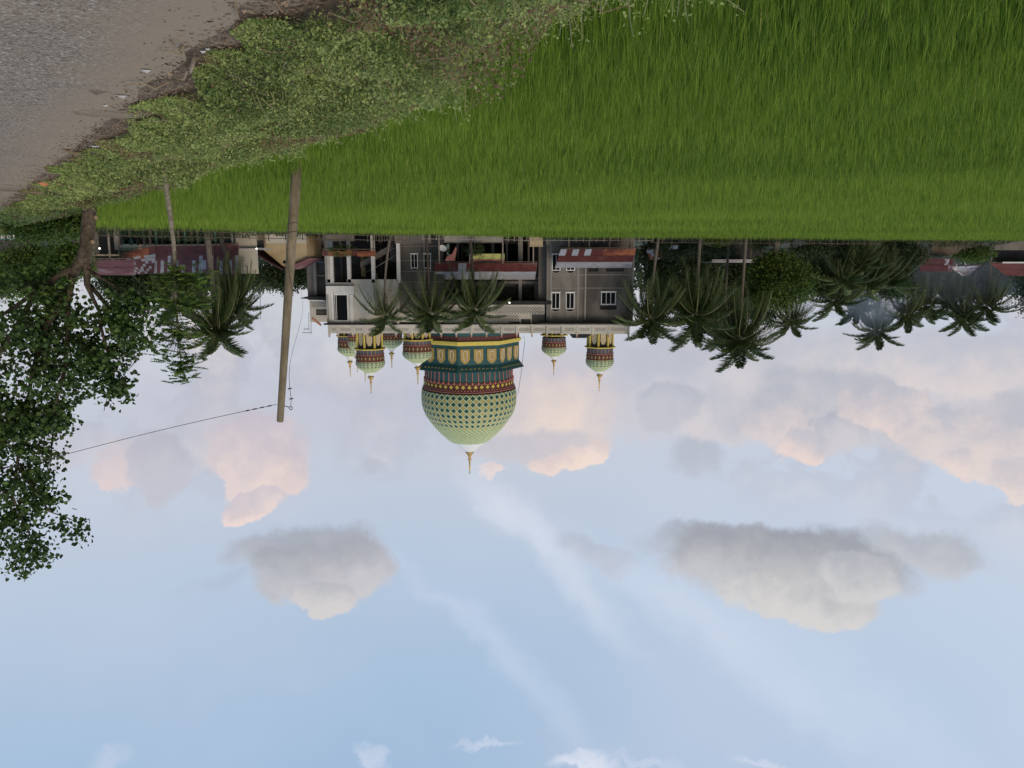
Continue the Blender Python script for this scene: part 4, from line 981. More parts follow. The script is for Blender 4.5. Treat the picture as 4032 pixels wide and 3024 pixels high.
# house with the black-shadowed eave
YH2 = 62
h = house('maroon_roof_house', 'low house with a plain maroon roof over a deep dark eave', (BX(420, YH2), YH2, -1))
roofpart('roof', at(528, 1022, YH2), at(330, 1022, YH2), at(528, 1082, YH2 + 4), at(300, 1080, YH2 + 4), 8, 2, lambda i, j, r: oldred, 9, h)
hbox(h, 'wall', conc_m, 310, 400, 925, 1000, YH2 + .5, .2, -1)
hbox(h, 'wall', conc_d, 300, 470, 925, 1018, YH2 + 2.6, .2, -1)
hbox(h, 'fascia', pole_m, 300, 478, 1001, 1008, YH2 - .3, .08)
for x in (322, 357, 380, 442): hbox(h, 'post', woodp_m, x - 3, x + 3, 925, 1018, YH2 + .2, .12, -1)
# tan gabled house
YG = 78
h = house('tan_house', 'tan plastered gable-end house with faded pink side roof', (BX(1120, YG), YG, -1))
P = [(1046, 925), (1046, 985), (1016, 990), (1127, 1056), (1214, 1016), (1214, 925)]
MB().prism([(BX(x, YG), BZ(y, YG)) for x, y in P if x != 1016] , YG, YG + 6).build('gable_wall', tan_m, h)
sheets(MB().box(BX(1110, YG), BX(1106, YG), YG, YG + 6, BZ(1046, YG), BZ(1049, YG)).build('roof', wood_m, h), (BX(990, YG), YG - 1, BZ(984, YG)), (BX(990, YG), YG + 6, BZ(984, YG)), (BX(1127, YG), YG - 1, BZ(1060, YG)), (BX(1127, YG), YG + 6, BZ(1060, YG)), 6, 2, lambda i, j, r: oldred, 4)
sheets(MB().box(BX(1160, YG), BX(1156, YG), YG, YG + 6, BZ(1040, YG), BZ(1043, YG)).build('roof', wood_m, h), (BX(1222, YG), YG - .4, BZ(1016, YG)), (BX(1222, YG), YG + 6, BZ(1016, YG)), (BX(1127, YG), YG - .4, BZ(1060, YG)), (BX(1127, YG), YG + 6, BZ(1060, YG)), 6, 1, lambda i, j, r: oldred, 4)
MB().box(BX(1131, YG), BX(1120, YG), YG - .03, YG + .1, BZ(1026, YG), BZ(1038, YG)).build('vent', glass_m, h)
hbox(h, 'wall', cream_m, 1046, 1212, 925, 958, YG - .5, .3, -1)
hbox(h, 'wall', pole_m, 1000, 1052, 925, 972, YG - 1, .3, -1)
# stall with red and pale blue panels
YK = 70
h = thing('market_stall', 'small stall with a bright red panel and pale blue board', 'stall', (BX(950, YK), YK, -1))
hbox(h, 'panel', redp, 889, 923, 948, 976, YK, .1); hbox(h, 'board', bluew, 924, 1000, 956, 974, YK + .1, .1); hbox(h, 'panel', inner_m, 1002, 1046, 946, 974, YK + .2, .1)
for x in (888, 962, 1002, 1046): hbox(h, 'post', wood_m, x - 2, x + 2, 925, 978, YK + .3, .1, -1)
hbox(h, 'roof', whitesheet, 885, 1050, 977, 981, YK - .3, 2)
# shed between palms, photo left
YL = 92
h = house('open_shed', 'open dark shed with a pale flat roof edge between palm trunks', (BX(2880, YL), YL, -1))
hbox(h, 'fascia', whitesheet, 2800, 2958, 1021, 1031, YL, .2)
for x in (2812, 2862, 2950): hbox(h, 'post', wood_m, x - 3, x + 3, 925, 1022, YL + .2, .2, -1)
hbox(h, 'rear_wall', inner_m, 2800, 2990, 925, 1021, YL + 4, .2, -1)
MB().box(BX(2970, YL), BX(2800, YL), YL + .2, YL + 5, BZ(1031, YL), BZ(1034, YL)).build('roof', whitesheet, h)
# small rusty house behind the awning
h = house('rusty_roof_house', 'small house with a torn rusty and white roof behind palm trunks', (BX(2580, 88), 88, -1))
roofpart('roof', at(2612, 975, 87), at(2545, 985, 87), at(2608, 1018, 90), at(2560, 1022, 90), 5, 3, lambda i, j, r: r.choice([rustsheet, whitesheet, patchy]), 12, h)
hbox(h, 'wall', conc_d, 2545, 2612, 925, 975, 89, .2, -1)
roofpart('roof', at(2670, 966, 86), at(2614, 968, 86), at(2668, 980, 88), at(2616, 982, 88), 4, 1, lambda i, j, r: whitesheet, 13, h)
# houses at the photo's right side (camera's left)
YR = 96
h = house('brown_wall_house', 'brown-walled house with a maroon sheet roof behind banana plants', (BX(3690, YR), YR, -1))
hbox(h, 'wall', M('brown_wall', (.10, .08, .06), (.17, .14, .105), 1), 3655, 3830, 925, 1006, YR + 1, .2, -1)
for x0, x1 in [(3690, 3706), (3760, 3776)]: hbox(h, 'window', wood_m, x0, x1, 960, 985, YR + .94, .08)
roofpart('roof', at(3755, 1018, YR), at(3622, 1018, YR), at(3748, 1068, YR + 4), at(3622, 1066, YR + 4), 8, 2, lambda i, j, r: redsheet if r.random() < .8 else patchy, 14, h)
roofpart('roof', at(3862, 1045, YR + 5), at(3740, 1050, YR + 5), at(3810, 1086, YR + 9), at(3790, 1085, YR + 9), 6, 2, lambda i, j, r: r.choice([patchy, conc_l, whitesheet]), 15, h)
h = house('maroon_edge_house', 'house with a maroon roof and a white gutter line at the photo edge', (BX(4000, YR), YR, -1))
roofpart('roof', at(4110, 1039, YR), at(3896, 1035, YR), at(4110, 1090, YR + 4), at(3960, 1082, YR + 4), 9, 2, lambda i, j, r: redsheet, 16, h)
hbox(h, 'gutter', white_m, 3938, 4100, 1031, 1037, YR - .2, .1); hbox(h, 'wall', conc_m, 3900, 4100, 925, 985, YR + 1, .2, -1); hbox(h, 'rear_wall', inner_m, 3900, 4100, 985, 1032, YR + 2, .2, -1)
h = house('pavilion', 'far white-columned pavilion with a pale roof at the end of the road', (BX(60, 64), 64, -1))
for x in (8, 28, 52, 74, 102): hbox(h, 'column', white_m, x - 4, x + 4, 905, 945, 62, .25, -1)
hbox(h, 'roof', whitesheet, -30, 112, 900, 912, 60, 3); hbox(h, 'beam', green_p, -30, 110, 941, 945, 62, .2); hbox(h, 'rear_wall', conc_d, -40, 118, 900, 1000, 66, .3, -1)

# ------------------------------------------------------------------ clutter between field and building
def fence(name, label, pts, n, hgt, rails, mat):
    f = thing(name, label, 'fence', (pts[0][0], pts[0][1], -1)); L_ = len(pts) - 1
    P = [Vector((x, y, -1)) for x, y in pts]
    def q(u): u *= L_; i = min(int(u), L_ - 1); return P[i].lerp(P[i + 1], u - i)
    for i in range(n + 1):
        p = q(i / n); hh = hgt * rnd.uniform(.9, 1.12); MB().tube([p, p + Vector((rnd.gauss(0, .03), 0, hh))], rnd.uniform(.03, .05), 5).build('post', mat, f)
    for z in rails:
        MB().tube([q(i / n) + Vector((0, -.03, z + rnd.gauss(0, .015))) for i in range(n + 1)], .028, 4).build('rail', mat, f)
fence('field_fence', 'dark wooden rail fence along the far field edge below the maroon roofs', [(36, 50), (29, 54.6), (12, 66.6), (9, 68)], 44, .95, (.45, .85), wood_m)
fence('field_fence', 'grey post and rail fence along the field edge in front of the mosque', [(8, 69.5), (-2, 75), (-14, 77)], 34, .75, (.65,), woodp_m)
fence('field_fence', 'low fence of thin posts along the field edge below the tall palms', [(-14, 77.5), (-30, 81.4), (-40, 84)], 30, .95, (.8,), wood_m)
for i, (x, lab) in enumerate([(3238, 'pale concrete post at the left palms, standing alone'), (3278, 'pale concrete post close beside another one, right of a gap'), (3413, 'pale concrete post under the drooping palm fronds'), (3569, 'short pale stake beside the dark shrubs')]):
    Y = 93; o = MB().box(BX(x, Y) - .12, BX(x, Y) + .12, Y, Y + .25, -1, BZ(974 - 3 * (i == 3), Y)).build('concrete_post', conc_l, None); tag(o, lab, 'post')
def lowwall(x0, x1, y1, Y, mat, lab):
    o = MB().box(BX(x0, Y), BX(x1, Y), Y, Y + .2, -1, BZ(y1, Y)).box(BX(x0, Y) + .05, BX(x1, Y) - .05, Y - .04, Y + .24, BZ(y1, Y), BZ(y1, Y) + .08).build('low_wall', mat, None); tag(o, lab, 'wall')
lowwall(1560, 1700, 955, 78.4, conc_m, 'low grey concrete wall under the paired arched windows')
lowwall(1752, 1980, 951, 77, conc_l, 'long low pale concrete wall below the open ground floor')
lowwall(2085, 2136, 968, 77, tan_m, 'short tan block wall beside the thick grey pillar')
lowwall(2250, 2440, 951, 77, conc_d, 'low dark wall below the rusty lean-to roof')
lowwall(1280, 1400, 946, 77, conc_m, 'low grey wall below the orange rusty awning')
lowwall(2150, 2245, 962, 78.5, conc_m, 'low grey wall between pillar and lean-to roof')
b = thing('banner', 'lime yellow banner with a pink lower edge hung below the maroon lean-to', 'banner', tuple(at(1922, 1027, 77.8)))
p0, p1 = BX(1987, 77.8), BX(1857, 77.8)
mb = MB(); NB = 14
for i in range(NB):
    a = p0 + (p1 - p0) * i / NB; c = p0 + (p1 - p0) * (i + 1) / NB; ya, yc = 77.8 + .06 * math.sin(i * 1.3), 77.8 + .06 * math.sin((i + 1) * 1.3)
    mb.add([(a, ya, BZ(999, 77.8)), (c, yc, BZ(999, 77.8)), (c, yc, BZ(1022, 77.8)), (a, ya, BZ(1022, 77.8))], [(0, 1, 2, 3)])
mb.build('cloth', ylg_p, b)
mb = MB()
for i in range(NB):
    a = p0 + (p1 - p0) * i / NB; c = p0 + (p1 - p0) * (i + 1) / NB; dip = lambda k: 1022 + 4 * abs(math.cos(k / NB * PI)) ** 2
    mb.add([(a, 77.75, BZ(1021, 77.8)), (c, 77.75, BZ(1021, 77.8)), (c, 77.75, BZ(dip(i + 1) + 4, 77.8)), (a, 77.75, BZ(dip(i) + 4, 77.8))], [(0, 1, 2, 3)])
mb.build('border', pinkp, b)
o = MB().prism([(BX(x, 77.4), BZ(y, 77.4)) for x, y in [(1752, 1027), (1762, 1010), (1782, 1000), (1797, 970), (1800, 980), (1792, 1027)]], 77.4, 77.46).build('hanging_cloth', pinkp, None); tag(o, 'faded pink cloth hanging at the end of the lean-to roof', 'cloth')
p = at(1744, 974, 78); d = thing('satellite_dish', 'white satellite dish beside the arched windows', 'satellite dish', p - Vector((0, 0, .3)))
MB().lathe([(0, -.12), (.18, -.09), (.32, -.03), (.42, .05)], (0, 0, 0), 20).build('dish', white_m, d, origin=None, smooth=True)
dd = d.children[0]; 
for v in dd.data.vertices: v.co += wloc(d)
dd.rotation_euler = (math.radians(50), 0, .2); dd.location = (0, 0, .35)
MB().tube([(p.x, p.y + .1, -.0), (p.x, p.y + .1, p.z)], .03, 6).build('mast', steel_m, d)
# TV antennas
def antenna(x, y0, y1, Y, label, w=.5, yagi=True):
    a, b = at(x, y0, Y), at(x, y1, Y); t_ = thing('tv_antenna', label, 'antenna', a)
    MB().tube([a, b], .03, 5).build('mast', steel_m, t_)
    if yagi:
        mb = MB().tube([b + Vector((-.1, 0, -.12)), b + Vector((w * 1.9, 0, -.12))], .022, 4)
        for k in range(5): q = b + Vector((w * (.25 + .38 * k), 0, -.12)); mb.tube([q - Vector((.1, .3, .14)), q + Vector((.1, .3, .14))], .016, 4)
        mb.build('boom', steel_m, t_)
antenna(1225, 1268, 1314, 84, 'TV antenna on a bent mast above the recessed grey bay')
antenna(1216, 1230, 1300, 85, 'thinner antenna mast standing close to the bent one', .3)
antenna(1025, 1130, 1256, 90, 'thin lone mast rising behind the white gable wall', .3, False)

# ------------------------------------------------------------------ palms
def frondmesh(kind, Ls=1.0, seed=0, nl=46):
    """frond along +X from the origin; kind sets how far it arches"""
    r_ = random.Random(seed); rise, drop = kind; tb_ = [0, .28][seed % 2]
    P = []; NP = 14
    for i in range(NP + 1):
        t = i / NP; P.append(Vector((Ls * t * (1 - .12 * drop * t), 0, Ls * (rise * t - drop * t * t))))
    mb = MB(); mb.tube(P, [.013 * (1 - .85 * i / NP) + .002 for i in range(NP + 1)], 4, mi=1)
    tint = [.6] * len(mb.v)
    for sgn in (-1, 1):
        for i in range(nl):
            t = .12 + .87 * i / (nl - 1) + r_.uniform(-.008, .008); t = min(t, 1); u = t * NP; k = min(int(u), NP - 1); p = P[k].lerp(P[k + 1], u - k); d = (P[k + 1] - P[k]).normalized()
            l = Ls * .31 * math.sin(PI * min(1, .14 + .78 * t)) ** .6 * r_.uniform(.7, 1.15); side = Vector((0, sgn, 0)); w = .016
            dr = r_.uniform(-.1, .3); q1 = p + (d * .6 + side * .75 + Vector((0, 0, .10 - dr))).normalized() * l * .45; q2 = q1 + (d * .45 + side * .3 + Vector((0, 0, -.75 - .5 * r_.random()))).normalized() * l * .62
            wv = (d * .8 + Vector((0, 0, .5))) * w
            mb.add([p - wv * .6, p + wv * .6, q1 + wv, q1 - wv, q2], [(0, 1, 2, 3), (3, 2, 4)]); tn = r_.uniform(.0, .6) + tb_; tint += [tn] * 5
    me = bpy.data.meshes.new('frond'); me.from_pydata([tuple(v) for v in mb.v], [], mb.f); me.materials.append(frond_m); me.materials.append(rachis_m); me.polygons.foreach_set('material_index', mb.m)
    a = me.attributes.new('tint', 'FLOAT', 'POINT'); a.data.foreach_set('value', np.array(tint, np.float32)); me.update(); return me
FR = [[frondmesh(k, 1., s + i * 7) for s in range(2)] for i, k in enumerate([(.35, .50), (.30, .78), (.15, .95), (-.1, 1.0)])]
FRB = None
coco = MB().lathe([(0, -.12), (.08, -.09), (.12, 0), (.09, .08), (0, .12)], (0, 0, 0), 8); _o = coco.build('coconut', M('coconut', (.12, .10, .03), (.2, .17, .06), 5), None, origin=(0, 0, 0)); cocom = _o.data; bpy.data.objects.remove(_o)
def palm(cx, cy, bx, Y, R, label, n=24, by=925, tw=.15, group='coconut palms behind the rice field', bark=None, seed=0, droop=0., coconuts=0):
    r_ = random.Random(seed * 31 + 5); top = at(cx, cy, Y); base = Vector((BX(bx, Y), Y, -1))
    t_ = thing('palm_tree', label, 'palm tree', base, group)
    pts = [base.lerp(top, u) + Vector((math.sin(u * PI) * (top.x - base.x) * .25, 0, 0)) for u in np.linspace(0, 1, 12)]
    MB().tube(pts, [tw * (1.5 if i == 0 else 1.1 - .03 * i) for i in range(12)], 9, jit=.06).build('trunk', bark or palmbark, t_, smooth=True)
    MB().lathe([(tw * .9, -.35), (tw * 1.7, -.1), (tw * 1.5, .15), (tw * .4, .45)], top, 9).build('crown_shaft', rachis_m, t_, smooth=True)
    g = PI * (3 - 5 ** .5)
    n = int(n * 1.45); R *= (1.1 if Y < 95 else 1.0)
    for i in range(n):
        u = (i + .5) / n; el = math.radians(84 - 148 * u ** .9 - droop * 22) + r_.gauss(0, .08); a = i * g + r_.gauss(0, .2)
        kk = 0 if el > 1.0 else (1 if el > .35 else (2 if el > -.2 else 3)); me = FR[kk][r_.randint(0, 1)]
        sc = R * r_.uniform(.88, 1.12) * (1 if el > -.3 else .9)
        pitch = max(-1.2, el - [.25, .2, .12, 0][kk]) if kk < 3 else el + .35
        o = link('frond', me, t_, tuple(top - base + Vector((0, 0, .1))), (r_.gauss(0, .25), -pitch, a), (sc, sc * 1.05, sc))
    for i in range(coconuts):
        a = r_.uniform(0, 2 * PI); link('coconut', cocom, t_, tuple(top - base + Vector((math.cos(a) * .28, math.sin(a) * .28, -.25 - r_.random() * .3))))
palm(1514, 1234, 1543, 75.6, 2.6, 'slender young coconut palm in front of the white tower', 15, tw=.12, seed=1)
palm(1691, 1222, 1682, 76.2, 2.8, 'coconut palm in front of the paired arched windows', 20, tw=.13, seed=2, bark=palmbark_d)
palm(1866, 1205, 1851, 75.6, 3.1, 'fullest coconut palm in front of the openwork wall', 21, tw=.13, seed=3, bark=palmbark_d, coconuts=5)
palm(2564, 1243, 2588, 78, 3.3, 'coconut palm beside the edge of the grey block', 28, seed=4, coconuts=4)
palm(2741, 1228, 2750, 79, 3.9, 'broad coconut palm between the mosque and the round leafy tree', 30, seed=5, tw=.17)
palm(2914, 1318, 2928, 80, 3.9, 'tallest coconut palm with a straight pale trunk', 30, seed=6, tw=.16, coconuts=3)
palm(2850, 1296, 2862, 88, 3.1, 'smaller palm half hidden behind the tallest one', 24, seed=7)
palm(3117, 1256, 3105, 100, 3.3, 'slim palm with drooping crown above the round leafy tree', 22, seed=8)
palm(3290, 1172, 3290, 96, 3.6, 'shaggy palm with a tuft of upright fronds', 26, seed=9, droop=.5)
palm(3453, 1291, 3475, 128, 4.9, 'tall palm standing in blue smoke', 26, seed=10, tw=.2)
palm(3370, 1205, 3370, 132, 4.2, 'palm behind the smoke, right of the shaggy one', 24, seed=11, tw=.2)
palm(3573, 1232, 3572, 118, 3.7, 'palm at the edge of the smoke above the banana plants', 24, seed=12)
palm(3644, 1196, 3650, 122, 4.2, 'palm with a sparse spidery crown above the maroon roof', 20, seed=13, tw=.2)
palm(3745, 1180, 3752, 126, 4.2, 'palm crossing crowns with its taller neighbour', 20, seed=14, tw=.2)
palm(3800, 1232, 3798, 120, 4.2, 'taller of the two crossing palms above the rubble roof', 24, seed=15, tw=.2)
palm(3889, 1196, 3886, 118, 4.0, 'palm above the gap between the two maroon roofs', 22, seed=16, tw=.2, droop=.2)
palm(848, 1275, 828, 62.5, 2.9, 'big coconut palm above the peeling maroon roof', 34, seed=17, tw=.22, coconuts=4)
palm(915, 1180, 874, 66.5, 2.8, 'lower dark-trunked palm beside the big one', 30, seed=18, tw=.20, bark=palmbark_d)
palm(690, 1165, 700, 84, 3.6, 'low palm behind the peeling maroon roof', 24, seed=19)
for i, (cx, cy, Y, R, lab) in enumerate([(3325, 1085, 90, 3.3, 'low drooping palm with yellowing fronds'), (3420, 1100, 92, 3.4, 'low drooping palm in the middle of the thicket'), (3500, 1090, 93, 3.2, 'low drooping palm next to the brown wall'), (3245, 1120, 94, 3.0, 'low palm pressed against the round leafy tree'), (3385, 1030, 89, 2.6, 'stemless palm in front of the drooping ones')]):
    palm(cx, cy, cx, Y, R, lab, 26, seed=30 + i, droop=.7, tw=.14, group='low palms in the thicket')

# ------------------------------------------------------------------ leafy trees
def tree(name, label, cat, base, Y, blobs, mat, leaf, n, trunk=.2, dens_up=True, group=None, bark=None, depth=1., clump=9, seed=0, shape=4, stems=1, noise_=.35):
    """blobs: (x, y, rx, ry) in photo pixels at distance Y"""
    global rng
    t_ = thing(name, label, cat, base, group); r_ = np.random.default_rng(seed + 100); k = Y / 3000.
    B = [(at(x, y, Y), rx * k, ry * k) for x, y, rx, ry in blobs]; vol = np.array([b[1] * b[1] * b[2] for b in B]); pr = vol ** .8 / (vol ** .8).sum()
    nc = n // clump; ci = r_.choice(len(B), nc, p=pr); C0 = np.array([B[i][0] for i in ci]); RX = np.array([B[i][1] for i in ci]); RZ = np.array([B[i][2] for i in ci])
    d = unit(r_.normal(size=(nc, 3))); rad = r_.random(nc) ** .42
    rad *= (1 - noise_ * vn(d[:, 0] * 3 + C0[:, 0], d[:, 2] * 3 + C0[:, 2], 1.2, seed))
    CC = C0 + d * (rad[:, None] * np.stack([RX, RX * depth, RZ], -1))
    cr_ = leaf * 1.9
    P = np.repeat(CC, clump, 0) + r_.normal(size=(nc * clump, 3)) * np.array([cr_, cr_, cr_ * .55]); m = len(P)
    Nn = unit(r_.normal(size=(m, 3)) * .55 + np.array([0, -.2, .8])); D = unit(r_.normal(size=(m, 3)) + np.array([0, 0, -.35]))
    tn = np.clip(np.repeat(r_.random(nc) * .55 + .1, clump) + r_.normal(size=m) * .13, 0, .9); tn[r_.random(m) < .02] = 1
    Ln = leaf * r_.uniform(.7, 1.35, m)
    P = P - np.array(base)
    cr = link('crown', leafmesh('crown', P, D, Nn, Ln, Ln * (.62 if shape == 4 else .92), tn, mat, shape), t_); tag(cr, kind='stuff')
    top = B[0][0]; bs = Vector(base)
    for s in range(stems):
        b0 = bs + Vector((rnd.gauss(0, .25) * (stems > 1), 0, 0)); q = [b0.lerp(top, u) + Vector((rnd.gauss(0, .05) * 3 * u * (1 - u) * trunk * 8, 0, 0)) for u in np.linspace(0, .9, 7)]
        MB().tube(q, [trunk * (1.25 - .14 * i) for i in range(7)], 7, jit=.1).build('trunk', bark or bark_d, t_, smooth=True)
    for i in range(min(10, len(B) * 2)):
        b = B[i % len(B)]; s_ = bs.lerp(top, rnd.uniform(.35, .8)); e = b[0] + Vector((rnd.gauss(0, b[1] * .4), rnd.gauss(0, b[1] * .4), rnd.gauss(0, b[2] * .3)))
        MB().tube([s_, s_.lerp(e, .5) + Vector((0, 0, -.1)), e], [trunk * .45, trunk * .3, trunk * .1], 5).build('branch', bark or bark_d, t_)
    return t_
G0 = lambda x, Y, z=-1.0: (BX(x, Y), Y, z)
tree('leafy_tree', 'round dense yellow-green tree standing left of the tall palms', 'tree', G0(3045, 83), 83,
     [(3060, 1120, 120, 75), (3060, 1040, 95, 60), (2985, 1085, 65, 60), (3150, 1090, 62, 75), (3140, 1150, 60, 50), (3010, 1170, 70, 45), (3080, 1195, 60, 30)], mango_m, .26, 15000, .3, seed=1)
# dark trees filling the gaps behind the palms and roofs
bgt = [
 (2640, 103, [(2640, 1180, 70, 70), (2590, 1120, 60, 80), (2700, 1190, 60, 60)], dark_m, 'dark crown filling between the two palms nearest the grey block', .32, 7000),
 (2800, 105, [(2800, 1190, 80, 80), (2850, 1140, 80, 90), (2770, 1100, 70, 80)], dark_m, 'dark crown between the broad palm and the tallest palm', .32, 8000),
 (2960, 106, [(2960, 1200, 60, 70), (2930, 1120, 60, 90), (2990, 1060, 50, 70)], dark_m, 'dark crown just left of the tallest palm trunk', .32, 6000),
 (3260, 106, [(3260, 1130, 60, 70), (3340, 1120, 70, 60)], dark_m, 'dark crown below the shaggy palm', .32, 5000),
 (3520, 110, [(3520, 1130, 70, 60), (3450, 1100, 70, 60)], dark_m, 'dark crown below the palm at the smoke edge', .32, 6000),
 (2600, 98, [(2600, 1080, 70, 110), (2560, 1010, 60, 70), (2650, 1020, 70, 80)], dark_m, 'dark bushy tree behind the palm beside the grey block', .30, 7000),
 (2720, 100, [(2720, 1120, 90, 120), (2780, 1050, 80, 80), (2690, 1010, 60, 60)], dark_m, 'dark tree mass behind the broad palm', .32, 8000),
 (2860, 102, [(2860, 1140, 80, 120), (2900, 1080, 60, 80), (2940, 1200, 60, 60)], dark_m, 'dark tree behind the tallest palm trunk', .32, 8000),
 (2990, 104, [(3000, 1240, 60, 50), (2990, 1150, 60, 80)], dark_m, 'dark tree rising over the round yellow-green tree', .32, 4000),
 (3200, 108, [(3210, 1090, 70, 110), (3180, 1010, 60, 60)], dark_m, 'dark tree between the leafy tree and the shaggy palm', .32, 6000),
 (3330, 112, [(3330, 1060, 90, 100), (3400, 1010, 80, 60)], dark_m, 'dark shrubby tree under the shaggy palm', .34, 7000),
 (3480, 114, [(3480, 1060, 90, 100), (3540, 1040, 60, 90)], dark_m, 'dark shrubby tree under the smoke', .34, 7000),
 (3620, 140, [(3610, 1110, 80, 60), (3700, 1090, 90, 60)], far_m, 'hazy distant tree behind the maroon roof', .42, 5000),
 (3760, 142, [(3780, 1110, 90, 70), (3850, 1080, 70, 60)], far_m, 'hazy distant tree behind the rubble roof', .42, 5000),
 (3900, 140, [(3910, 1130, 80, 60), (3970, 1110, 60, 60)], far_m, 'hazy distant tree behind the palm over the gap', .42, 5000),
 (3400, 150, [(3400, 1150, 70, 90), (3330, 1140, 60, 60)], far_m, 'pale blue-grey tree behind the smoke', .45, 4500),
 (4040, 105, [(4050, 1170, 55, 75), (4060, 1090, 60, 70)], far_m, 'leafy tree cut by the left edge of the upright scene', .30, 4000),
 (3860, 92, [(3850, 1000, 60, 34), (3800, 1010, 40, 22)], mango_m, 'green bush between the two maroon-roofed houses', .24, 3000),
 (3600, 92, [(3600, 1010, 45, 45), (3560, 970, 60, 30)], dark_m, 'dark bush at the corner of the brown-walled house', .24, 3000),
 (3160, 90, [(3200, 985, 110, 34), (3330, 980, 90, 30)], dark_m, 'row of dark low shrubs behind the pale posts', .24, 5000),
 (1160, 92, [(1170, 1090, 40, 60), (1120, 1110, 50, 50), (1070, 1085, 60, 50)], dark_m, 'dark tree between the tan house and the mosque', .28, 6000),
 (1000, 96, [(990, 1090, 60, 50), (940, 1110, 50, 60)], dark_m, 'dark tree behind the white gable wall', .30, 5000),
 (760, 88, [(760, 1120, 80, 70), (680, 1105, 70, 60)], dark_m, 'dark tree behind the peeling maroon roof', .30, 7000),
 (560, 84, [(580, 1120, 80, 65), (500, 1130, 70, 70), (440, 1110, 60, 80)], dark_m, 'dark tree behind the plain maroon roof', .30, 8000),
 (2780, 90, [(2720, 980, 90, 34), (2830, 985, 70, 30), (2640, 985, 50, 45)], dark_m, 'dark shrubs around the palm trunks', .24, 5000),
]
for i, (x, Y, bl, m, lab, lf, n) in enumerate(bgt): tree('background_tree', lab, 'tree', G0(x, Y), Y, bl, m, lf, n, .18, seed=20 + i, group='trees behind the houses and palms')
for i, (x, y, Y, rx, ry, lab) in enumerate([(1340, 990, 77.2, 62, 16, 'green bush under the orange rusty awning'), (1870, 985, 76.8, 20, 22, 'small bush below the lime banner'), (2840, 950, 84, 55, 22, 'green bush at the field edge below the tallest palm'), (2790, 945, 85, 40, 16, 'green bush at the field edge left of the broad palm'), (3030, 950, 84, 60, 26, 'dark rounded bush at the foot of the leafy tree'), (2610, 985, 82, 38, 55, 'dark green shrub behind the end of the rusty lean-to'), (2985, 962, 85, 50, 30, 'leafy shrub beside the round tree')]):
    tree('shrub', lab, 'shrub', G0(x, Y), Y, [(x, y, rx, ry), (x + rx * .4, y - 8, rx * .6, ry * .7)], mango_m if i in (0, 2, 3, 6) else dark_m, .16, 1400, .05, seed=60 + i, group='shrubs along the village edge')
# gliricidia trees with pale thin trunks by the road
for i, (x, y, Y, bl, lab) in enumerate([
   (130, 905, 36, [(130, 1080, 80, 70), (60, 1040, 90, 80), (140, 1000, 60, 50), (30, 1130, 80, 60)], 'feathery roadside tree with twin pale trunks nearest the road'),
   (205, 905, 38, [(210, 1070, 70, 60), (160, 1130, 60, 50), (230, 1000, 40, 40)], 'feathery roadside tree with one crooked pale trunk'),
   (240, 905, 34, [(250, 1060, 60, 50), (300, 1040, 50, 50), (290, 980, 40, 25)], 'feathery roadside tree with the thickest pale trunk')]):
    tree('feathery_tree', lab, 'tree', (BX(x, Y), Y, -.6), Y, bl, sap_m, .15, 5200, .11, seed=80 + i, stems=2 if i == 0 else 1, group='feathery trees along the road')
# roadside bushes under the trees
tree('roadside_bush', 'wide bright green bush spilling onto the road edge', 'bush', (BX(150, 30), 30, -.5), 30, [(150, 885, 110, 55), (90, 870, 62, 46), (240, 895, 85, 50), (130, 915, 90, 34), (290, 880, 60, 40)], mango_m, .12, 12000, .03, seed=90)
tree('roadside_bush', 'darker low bush in front of the wide bright one', 'bush', (BX(235, 24.5), 24.5, -.3), 24.5, [(250, 700, 75, 26), (330, 740, 60, 18), (210, 722, 40, 16)], weed_m, .07, 7000, .02, seed=91)
tree('roadside_bush', 'weedy clump around the foot of the big tree', 'bush', (BX(400, 21), 21, -.7), 21, [(430, 765, 100, 26), (300, 790, 90, 22), (500, 740, 50, 26)], weed_m, .06, 7000, .02, seed=92)

# ------------------------------------------------------------------ the large round-leaved tree at the roadside
YT_ = 21.8
base = Vector((at(353, 775, YT_).x, YT_, -.62)); T = thing('large_tree', 'large dark round-leaved tree with a forked trunk at the roadside', 'tree', base)
def w_(x, y, Y=YT_): return at(x, y, Y)
tr = MB().tube([w_(356, 745), w_(354, 790), w_(350, 860), w_(344, 930), w_(338, 985), w_(328, 1030)], [.21, .185, .18, .175, .18, .21], 14, jit=.05)
tr.build('trunk', bark_m, T, smooth=True)
limbs = [([(330, 1015), (308, 1050), (284, 1090), (255, 1150), (230, 1230)], .17), ([(336, 1010), (340, 1060), (352, 1120), (372, 1190), (390, 1260)], .14), ([(308, 1050), (240, 1080), (150, 1140), (40, 1230), (-120, 1330)], .12),
         ([(284, 1090), (270, 1200), (262, 1320), (250, 1460), (228, 1600), (195, 1740), (178, 1850)], .10), ([(255, 1150), (180, 1300), (120, 1480), (80, 1700), (70, 1950), (120, 2150)], .10), ([(352, 1120), (440, 1230), (500, 1330), (540, 1420)], .07),
         ([(390, 1260), (420, 1380), (430, 1500), (428, 1610)], .05), ([(340, 1060), (420, 1110), (520, 1170), (600, 1230)], .06), ([(80, 1830), (200, 2010), (262, 2045), (330, 2080)], .03), ([(150, 1140), (60, 1300), (-60, 1500), (-150, 1700)], .09)]
for pts, r in limbs:
    q = [w_(x, y) + Vector((0, math.sin(i * 2.1 + r * 90) * .35 * i / len(pts), 0)) for i, (x, y) in enumerate(pts)]
    MB().tube(q, [r * (1 - .8 * i / (len(q) - 1)) for i in range(len(q))], 8, jit=.05).build('branch', bark_m, T, smooth=True)
